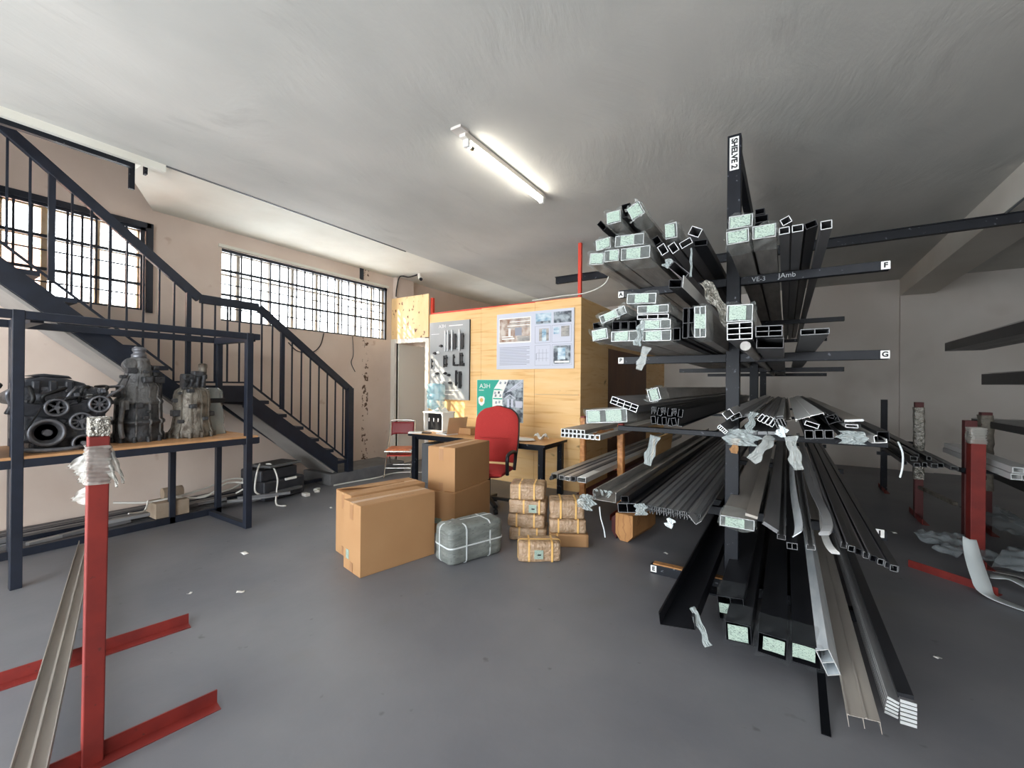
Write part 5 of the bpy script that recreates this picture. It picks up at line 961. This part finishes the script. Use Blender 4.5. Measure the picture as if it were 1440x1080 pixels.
for idx,(label,kind,X,Y,Z,w,h,ang,L,group,o) in enumerate(PROF):
    rr=random.Random(idx*7+1); m=M[o.get('mat','film' if kind=='bundle' else 'dark')]
    nm={'bundle':'wrapped_bundle','flat':'flat_bar','round':'round_bar','angle':'angle_profile','channel':'channel_profile','comb':'ribbed_profile'}.get(kind,'aluminium_profile')
    b=MB(); w*=.97; h*=.97
    if kind=='round': b.cyl((w/2,0,h/2),(w/2,L,h/2),h/2,n=20); sec=None
    else:
        if kind=='bundle': nx=2 if w>.13 else 1; nx=3 if w>.25 else nx; sec=section('tube',w,h,nx,1,.003)
        else: sec=section(kind,w,h,o.get('nx',1),o.get('ny',1),.0024,o.get('flange',0))
        ext(b,sec,L,o.get('bend',0),o.get('dz',0))
    ob=b.build(nm,m); ob.location=(X,Y,Z); ob.rotation_euler=(0,-R(ang),0)
    tag(ob,label,'profile bundle' if kind=='bundle' else 'profile',group)
    ed=o.get('edge','none')
    if ed!='none' and sec:
        e=MB()
        for x0,z0,x1,z1 in sec: e.box(x0-.0006,-.003,z0-.0006,x1+.0006,.0005,z1+.0006)
        e.build('cut_end',M[ed],ob)
    if o.get('flange'): MB().box(w+.0045,-.001,-.002,w+.007,3,h*1.5).build('lit_flange_face',M['lightgrey'],ob)  # pale face puts the lit right side of the tube into colour
    if kind=='bundle':
        black=o.get('mat')=='black'
        z0,z1=o.get('labz',(.08,.92))
        for key in ('lab','lab2'):
            if key in o:
                a,c=o[key]; p=MB()
                p.grid(lambda u,v:(w*(a+(c-a)*u),-.006-.002*math.sin(3*u+idx),h*(z0+(z1-z0)*v)+.002*math.sin(4*u+idx)),4,3,False)
                p.build('paper_label',M['label'],ob,thick=.0015)
        # end film: crumpled sleeve standing a little proud of the end
        q=MB(); k=.006; S=14
        def sl(u,v):
            s=u*4; e_=int(s)%4; f=s-int(s)
            cx=[(-k+(w+2*k)*f,-k),(w+k,-k+(h+2*k)*f),(w+k-(w+2*k)*f,h+k),(-k,h+k-(h+2*k)*f)][e_]
            j=(1-v); a=.0025+.006*j
            return (cx[0]+a*math.sin(31*u+idx+8*v),-.016*j+.22*v+.006*j*math.sin(23*u+idx),cx[1]+a*math.cos(27*u+2*idx+7*v))
        q.grid(sl,36,8)
        if o.get('torn'): torn(q,w,h,rr,8)
        q.build('end_film',M['blackfilm' if black else 'clear'],ob)
        if not black:
            e=MB(); [e.box(x0-.0004,-.002,z0-.0004,x1+.0004,.0005,z1+.0004) for x0,z0,x1,z1 in section('tube',w,h,nx+1,1,.0026)]; e.build('cut_end',M['bright'],ob)
            # face film with a few folds over the dark cells
            q=MB().grid(lambda u,v:(w*u,-.003+.004*math.sin(19*u+idx+6*v)*math.sin(13*v+idx),h*v),14,8); q.build('face_film',M['face'],ob)
    elif o.get('torn'):
        q=MB(); torn(q,w,h,rr,9); q.build('torn_film',M['whitefilm'],ob)

def scrap(name,loc,rot,su,sv,amp,seed,m,label,cat,nu=14,nv=14,curl=0):
    f=[random.Random(seed).uniform(0,6) for _ in range(6)]; nu*=2; nv*=2
    def g(u,v):
        z=amp*.7*(math.sin(7*u+f[0]+4*v)*math.cos(6*v+f[1])+.5*math.sin(27*u+f[2]+3*v)*math.sin(19*v+f[3])+.25*math.sin(23*v+f[4]+15*u+3*math.sin(9*u))+.18*math.sin(31*u-21*v+f[5]+2*math.sin(11*v)))
        x=su*(u-.5)*(1-.35*abs(math.sin(5*v+f[5]))); return (x+amp*.5*math.sin(13*v+f[1]),sv*(v-.5),z-curl*abs(v-.5)**2*4)
    o=MB().grid(g,nu,nv).build(name,m,thick=.0012); o.location=loc; o.rotation_euler=rot; tag(o,label,cat); return o
W_=M['whitefilm']; K_=M['clear']
scrap('plastic_film',(-.23,2.93,1.195),(R(70),0,R(8)),.22,.10,.018,1,W_,'crumpled white film hanging below the inner end of the third right level','plastic film')
scrap('plastic_film',(-.11,2.9,1.15),(R(60),R(35),0),.07,.2,.008,2,K_,'strip of clear film hanging toward the fan of profiles','plastic film',curl=.03)
scrap('plastic_film',(.04,2.9,1.13),(R(82),R(-12),0),.07,.19,.01,3,K_,'long tongue of clear film hanging under the wide silver channel','plastic film')
scrap('plastic_film',(-.175,2.92,1.29),(R(75),R(10),0),.05,.13,.012,4,W_,'torn white film standing up beside the four leaning tubes','plastic film')
scrap('plastic_film',(.30,2.9,1.235),(R(80),0,R(4)),.15,.07,.012,5,W_,'crumpled white film around the profiles at the outer part of the third right level','plastic film')
scrap('plastic_film',(-.02,2.9,1.245),(R(70),R(30),0),.06,.06,.008,6,M['plaswhite'],'small stiff white flap left of the wide silver channel','plastic film')
scrap('brown_paper',(-.31,3.48,1.075),(R(85),R(5),0),.06,.11,.006,7,M['card'],'scrap of brown paper on the front of the rack column','paper')
scrap('bubble_sleeve',(-.83,3.2,1.03),(R(80),R(14),R(10)),.08,.22,.006,8,W_,'silvery plastic sleeve hanging from the third left level','plastic film')
scrap('plastic_film',(-.34,2.75,1.99),(R(65),R(-22),R(20)),.08,.34,.014,9,M['foil'],'shiny crumpled film hanging beside the column above arm G','plastic film')
scrap('plastic_film',(-.47,2.66,2.22),(R(88),0,0),.015,.17,.003,10,W_,'narrow white film strip hanging from the top left stack','plastic film')
scrap('plastic_film',(-.60,2.66,2.235),(R(75),R(30),0),.05,.06,.006,11,W_,'small white film flap under the tilted tubes of the top left stack','plastic film')
scrap('plastic_film',(-.70,2.44,1.80),(R(82),R(8),0),.05,.15,.012,12,W_,'torn white film between the labelled bundles of the second left stack','plastic film')
scrap('plastic_film',(-.70,2.5,1.66),(R(85),R(18),R(5)),.055,.14,.004,13,K_,'clear film ribbon hanging over arm B','plastic film')
scrap('plastic_film',(-1.30,3.12,.60),(R(50),R(10),R(10)),.16,.12,.02,14,W_,'crumpled white film at the left tip of arm D','plastic film')
scrap('plastic_film',(-.86,3.05,.63),(R(75),R(-10),0),.1,.08,.012,15,W_,'pale film scrap on the left of the ribbed row','plastic film')
scrap('plastic_film',(-.65,3.0,.585),(R(70),R(20),0),.06,.06,.008,16,M['plaswhite'],'bright white film tuft under the ribbed row','plastic film')
scrap('plastic_film',(-.40,2.62,.15),(R(65),R(-35),0),.05,.2,.01,17,W_,'white film scrap between the wide black channel and floor bundles','plastic film')
cable('dangling_string',[(-1.19,3.12,.58),(-1.18,3.12,.5),(-1.15,3.11,.42),(-1.14,3.11,.36)],.005,M['plaswhite'],'white string dangling from the film at arm D','string')
cable('dangling_string',[(.53,3.2,1.2),(.55,3.2,1.14),(.55,3.2,1.06),(.54,3.2,1.0)],.005,M['plaswhite'],'white string dangling from the outer end of the third right level','string')
o=MB().bar((0,0,0),(0,.36,.085),.035,.006).build('flat_bar',M['matblack']); o.location=(.155,2.3,.003); tag(o,'short black flat bar propped under the floor bundles at the front','flat bar')
tbk=empty('timber_block',(-1.40,4.1,0),R(-8)); tag(tbk,'chamfered timber block on the floor below the double tube of arm D','timber block')
MB().prism([(.0,.06),(.05,.0),(.13,.0),(.18,.06),(.18,.26),(.0,.26)],'y',0,.55).build('beam',M['timber'],tbk,bevel=.004)
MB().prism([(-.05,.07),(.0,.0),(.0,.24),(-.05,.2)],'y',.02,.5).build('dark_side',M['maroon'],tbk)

# stand between office and rack with wrapped posts, and what lies on it
def red_stand(loc,rz,label,H,wraps,foot=.8,cap=None,post=.07,pm='red'):
    r=empty('red_stand',loc,rz); tag(r,label,'stand')
    MB().box(-post/2,-post/2,0,post/2,post/2,H).build('post',M[pm],r,bevel=.003)
    for z0,z1,m in wraps: MB().grid(lambda u,v: rough_sleeve(u,v,post*.6,z1-z0,z0*9),20,16).build('wrap',m,r).location.z=z0
    o=angle_bar(foot,.06,.006).build('foot',M['red'],r); o.location=(-.03,-foot*.55,0)
    if cap: MB().box(-post/2-.002,-post/2-.002,H,post/2+.002,post/2+.002,H+.06).build('foil_cap',cap,r,bevel=.005)
    return r
red_stand((-1.62,4.92,0),0,'red stand with a tan wrapped post, nearest the timber block',1.06,[(.12,1.04,M['woodtape'])],.5,post=.06)
red_stand((-2.12,4.98,0),0,'red stand with a pale wrapped post beside the office corner',1.12,[(.03,1.1,M['woodtape'])],.5,post=.055)
o=MB().box(-2.15,4.96,.93,-1.59,5.02,.965).build('crossbar',M['red']); tag(o,'red crossbar joining the two tan wrapped stands, upper one','bar'); o.name='steel_crossbar'
o=MB().box(-2.15,4.95,.50,-1.59,4.99,.54).build('steel_crossbar',M['red']); tag(o,'red crossbar joining the two tan wrapped stands, lower one','bar')
for j in range(2):
    for i in range(6):
        s=.042; o=MB(); ext(o,section('tube',s,s,1,1,.004),4.2); ob=o.build('square_tube',M['film']); ob.location=(-1.955+.044*i,4.02,.90+.044*j if True else 0)
        e=MB(); [e.box(a,-.003,b_,c,.0005,d) for a,b_,c,d in section('tube',s,s,1,1,.006)]; e.build('cut_end',M['bright'],ob)
        ob.location.z=.968+.0435*j-.06*0; ob.location.z-=.0; tag(ob,['first','second','third','fourth','fifth','sixth'][i]+' square tube from the left, '+['lower','upper'][j]+' row of the bright grid beside the desk','profile','square tubes beside the desk corner')
for i in range(3):
    s=.05; o=MB(); ext(o,section('tube',s,s,1,1,.007),4.2); ob=o.build('square_tube',M['lightgrey']); ob.location=(-1.685+.055*i,4.0,.967); e=MB(); [e.box(a,-.003,b_,c,.0005,d) for a,b_,c,d in section('tube',s,s,1,1,.009)]; e.build('cut_end',M['bright'],ob)
    tag(ob,['left','middle','right'][i]+' one of three thick pale tubes right of the square tube grid','profile','thick tubes right of the square grid')
scrap('brown_paper',(-1.57,4.3,1.0),(0,R(40),R(0)),.14,.6,.01,21,M['woodtape'],'strip of tan paper over the tubes left of the tan wrapped post','paper')
for i,(dx,dz,wd,ht,mm,lb) in enumerate(((-2.03,.57,.07,.05,'film','grey tube with dark pointed cap on the lower crossbar, leftmost'),(-1.94,.545,.05,.045,'grey','grey tube second from left on the lower crossbar'),(-1.88,.545,.06,.04,'lightgrey','pale tube third from left on the lower crossbar'),(-1.81,.545,.05,.05,'dark','dark profile fourth from left on the lower crossbar'),(-1.74,.545,.09,.05,'lightgrey','broad pale tube with a white label, rightmost on the lower crossbar'))):
    o=MB(); ext(o,section('tube',wd,ht,1,1,.004),4.6); ob=o.build('aluminium_profile',M[mm]); ob.location=(dx,3.95,dz-.003 if i else .545); tag(ob,lb,'profile')
    if i==4: MB().box(.005,.02,ht,wd-.005,.4,ht+.002).build('paper_label',M['paper'],ob)
    if i==0: MB().cyl((.035,-.06,.02),(.035,.01,.02),.02).cyl((.01,-.04,0),(.02,.01,.0),.012).build('dark_cap',M['rubber'],ob)
o=MB().box(0,0,0,.018,.9,.92).build('plywood_sheet',M['ply']); o.location=(-1.36,4.92,.0); o.rotation_euler=(0,R(7),0); tag(o,'plywood offcut standing on edge right of the tan wrapped post','plywood sheet')

o=angle_bar(.54,.06,.006).build('angle_bar',M['red']); o.location=(1.30,4.52,0); o.rotation_euler.z=R(52); tag(o,'red steel angle bar on the dark floor before the nearest right-hand stand','steel angle')
# ---------------------------------------------------------------- right-hand stands and wall rack
red_stand((1.415,5.40,0),R(4),'red stand with a foil-wrapped head, nearest of the right-hand stands',1.06,[(1.02,1.16,M['wrap'])],.5,M['foil'],post=.095)
red_stand((1.47,5.78,0),R(0),'shade-darkened red stand directly behind the nearest right-hand one',1.20,[],.5,post=.085,pm='redshaded')
red_stand((1.30,6.75,0),R(0),'stand with a silver-wrapped post under the concrete beam',1.34,[(.45,1.28,M['foil'])],.6,post=.075,pm='redshaded')
red_stand((1.80,6.6,0),R(0),'stand with a rust-speckled silver post at the right',1.25,[(.42,1.22,M['castbrown'])],.5,post=.085,pm='redshaded')
red_stand((1.22,8.3,0),0,'farthest dark post on a foot near the back wall',1.33,[],.5,post=.07,pm='rack')
for i,(a,b_,lb) in enumerate((((1.22,8.3,.72),(1.30,6.75,.72),'rusty crossbar between the farthest post and silver-wrapped post'),((1.30,6.75,.36),(1.42,5.95,.36),'pale crossbar low between the silver-wrapped and shade-darkened red stands'),((1.30,6.75,.72),(1.47,5.42,.72),'crossbar carrying the dark profiles on the right-hand stands'),((.92,8.25,.722),(1.6,8.25,.722),'crossbar under the profile heap beside the farthest post'),((.92,6.7,.722),(1.26,6.7,.722),'short crossbar under the profile heap at the silver-wrapped post'),((1.39,5.71,.737),(1.84,5.71,.737),'crossbar under the bright twin-cell profiles'))):
    o=MB().bar(a,b_,.035,.035).build('steel_crossbar',M['castbrown' if i<2 else 'rack']); tag(o,lb,'bar')
rr=random.Random(31)
for i in range(9):
    wd=rr.uniform(.05,.09); ht=rr.uniform(.035,.05); x=1.02+.055*i-.25*(i>4); z=.76+.055*(i>4)+.0
    o=MB(); ext(o,section('tube' if i%3 else 'channel',wd*.6,ht,1,1,.004),3.6); ob=o.build('aluminium_profile',M['dark' if i%2 else 'black']); ob.location=(.98+.062*i if i<6 else 1.02+.07*(i-6),5.55+rr.uniform(0,.3),.745 if i<6 else .80); ob.rotation_euler.z=R(-1)
    tag(ob,(['first','second','third','fourth','fifth','sixth'][i]+' dark profile from the left, lower layer on the right-hand stands') if i<6 else ['left','middle','right'][i-6]+' dark profile of the upper layer on the right-hand stands','profile','dark profiles on the right-hand stands')
    e=MB(); [e.box(a,-.003,b_,c,.0005,d) for a,b_,c,d in section('tube',wd*.6,ht,1,1,.004)]; e.build('cut_end',M['dim'],ob)
for i in range(2):
    o=MB(); ext(o,section('tube',.13,.05,2,1,.006),1.8); ob=o.build('aluminium_profile',M['silver']); ob.location=(1.56+.01*i,5.2,.756+.056*i); tag(ob,['lower','upper'][i]+' bright twin-cell profile right of the nearest red stand','profile')
    e=MB(); [e.box(a,-.003,b_,c,.0005,d) for a,b_,c,d in section('tube',.13,.05,2,1,.009)]; e.build('cut_end',M['bright'],ob)
wr=empty('wall_rack',(2.75,5.5,0)); tag(wr,'dark steel arm rack along the right side carrying wrapped profiles','rack')
for y in (-3.2,-.9):
    MB().box(-.05,y-.05,0,.05,y+.05,2.9).build('column',M['rack'],wr)
    for z in (1.96,1.54,1.08,.5): MB().box(-1.0,y-.03,z-.06,-.05,y+.03,z).build('arm',M['rack'],wr)
def bundle_r(x,y,z,w,h,L,label,m,n=3):
    r=empty('wrapped_bundle',(x,y,z)); tag(r,label,'profile bundle')
    for i in range(n):
        b=MB(); ext(b,section('tube',w/n*.95,h,1,1,.004),L); ob=b.build('aluminium_profile',M['dark' if i%2 else 'black'],r); ob.location=(w/n*i,0,0)
    MB().grid(lambda u,v:(-.01+(w+.02)*u,-.02+.02*math.sin(7*u)+(L+.02)*v,h+.008+.006*math.sin(21*u+5*v)),14,22).build('top_film',m,r)
bundle_r(1.66,2.5,1.965,.34,.10,4.9,'long bundle with a pale dusty top on the upper right wall rack level',M['sheet'])
bundle_r(1.74,2.6,1.545,.40,.11,3.9,'film-covered dark bundle on the second right wall rack level',M['sheet'],4)
bundle_r(1.82,2.5,1.085,.45,.07,4.6,'dark bundle on the third right wall rack level, behind the speckled post',M['sheet'],5)
bundle_r(1.95,3.0,.505,.5,.12,4.2,'dark bundle on the lowest right wall rack level',M['sheet'],5)
scrap('plastic_sheet',(1.30,5.35,.12),(R(8),R(5),R(20)),.55,.45,.045,41,M['sheet'],'crumpled grey plastic sheet on the floor behind the red foot','plastic sheet',18,18)
scrap('plastic_sheet',(1.95,5.05,.11),(R(4),R(-6),R(60)),.8,.9,.05,42,M['sheet'],'large crumpled grey plastic sheet on the floor right of the red stand','plastic sheet',20,20)
scrap('plastic_sheet',(1.95,6.3,.15),(R(6),R(10),R(10)),.8,.9,.06,43,M['sheet'],'crumpled plastic sheet on the floor behind the speckled post','plastic sheet',20,20)
def ribbon(pts,w,label,m=None):
    P_=catmull(pts,8); b=MB(); vs=[]
    for i,p in enumerate(P_):
        d=(P_[min(i+1,len(P_)-1)]-P_[max(i-1,0)]).normalized(); s=d.cross(Vector((.25,-.2,1))).normalized(); k=w*(.55+.45*math.sin(math.pi*min(1,.15+i/len(P_))))
        vs+=[p-s*k/2+Vector((0,0,.012)),p+Vector((0,0,0)),p+s*k/2+Vector((0,0,.012))]
    b.add(vs,[(3*i+j,3*i+j+1,3*i+4+j,3*i+3+j) for i in range(len(P_)-1) for j in (0,1)],True)
    o=b.build('plastic_strip',m or M['plaswhite'],thick=.003); tag(o,label,'plastic strip'); return o
ribbon([(1.24,4.86,.30),(1.23,4.75,.2),(1.22,4.55,.08),(1.23,4.42,.02),(1.38,4.28,.01),(1.6,4.15,.01)],.11,'white plastic strip bent upright before the nearest red stand')
ribbon([(1.32,4.74,.06),(1.42,4.70,.08),(1.52,4.56,.05),(1.66,4.42,.02)],.09,'white plastic strip lying right of the bent one')
ribbon([(1.42,5.0,.03),(1.55,4.9,.05),(1.75,4.75,.03),(1.95,4.6,.02)],.09,'grey plastic strip behind the white ones at the right edge',M['lightgrey'])
for i,(x,y,s,lb) in enumerate(((-4.0,1.93,.035,'larger white paper scrap on the floor left of the cartons'),(-3.28,1.56,.025,'white paper scrap on the floor right of the red post'),(-3.55,1.35,.016,'tiny white scrap nearest the angle bar'),(-4.6,3.2,.02,'tiny white scrap on the floor near the plinth'),(.72,3.3,.02,'pale shaving on the floor right of the fan'),(.95,5.9,.03,'grey offcut on the dark floor behind the fan'),(-.9,4.0,.018,'pale scrap on the floor behind arm E'))):
    o=MB().grid(lambda u,v:(s*2*(u-.5),s*1.2*(v-.5),.004+.004*math.sin(5*u+i)),3,3).build('paper_scrap',M['paper'],thick=.001); o.location=(x,y,.0015); o.rotation_euler.z=i; tag(o,lb,'paper scrap')

# ---------------------------------------------------------------- light and camera
world=bpy.data.worlds.new('World'); bpy.context.scene.world=world; world.use_nodes=True
bg=world.node_tree.nodes['Background']; bg.inputs[0].default_value=(.90,.96,1,1); bg.inputs[1].default_value=SKY
sun=bpy.data.lights.new('sun','SUN'); sun.energy=SUN; sun.angle=R(1.0); sun.color=(1,.88,.70); so=bpy.data.objects.new('sun',sun); C.objects.link(so)
so.rotation_euler=Vector((.72,.69,-.72)).to_track_quat('-Z','Y').to_euler()
def portal(name,loc,rot,sx,sy):
    l=bpy.data.lights.new(name,'AREA'); l.shape='RECTANGLE'; l.size=sx; l.size_y=sy; l.cycles.is_portal=True
    o=bpy.data.objects.new(name,l); C.objects.link(o); o.location=loc; o.rotation_euler=rot
def win_area(W): return ((W[0]+W[1])/2,(W[2]+W[3])/2,W[1]-W[0],W[3]-W[2])
for i,W in enumerate((W1,W2,W3)):
    y,z,a,b_=win_area(W); portal('portal_window',(XL-.21,y,z),Vector((1,0,0)).to_track_quat('-Z','Y').to_euler(),a,b_)
portal('portal_added_opening',(2.1,YF-.2,2.8),Vector((0,1,0)).to_track_quat('-Z','Y').to_euler(),3.6,1.0)
portal('portal_front',(-3.0,YF-.2,1.35),Vector((0,1,0)).to_track_quat('-Z','Y').to_euler(),4.8,2.7)
cam=bpy.data.cameras.new('camera'); cam.sensor_width=36; cam.lens=605/1440*36; cam.clip_start=.05
co=bpy.data.objects.new('camera',cam); C.objects.link(co); bpy.context.scene.camera=co
yaw,pit,rol=R(32.51),R(.11),R(-.5)
f=Vector((-math.sin(yaw)*math.cos(pit),math.cos(yaw)*math.cos(pit),math.sin(pit))); rt=Vector((math.cos(yaw),math.sin(yaw),0)); dn=f.cross(rt)
r2=rt*math.cos(rol)+dn*math.sin(rol); d2=-rt*math.sin(rol)+dn*math.cos(rol)
m=Matrix((r2,-d2,-f)).transposed().to_4x4(); m.translation=(0,0,1.5); co.matrix_world=m
sc_=bpy.context.scene; vs=sc_.view_settings; vs.view_transform='Standard'; vs.look='None'; vs.gamma=1; vs.exposure=EXPO; vs.use_curve_mapping=False
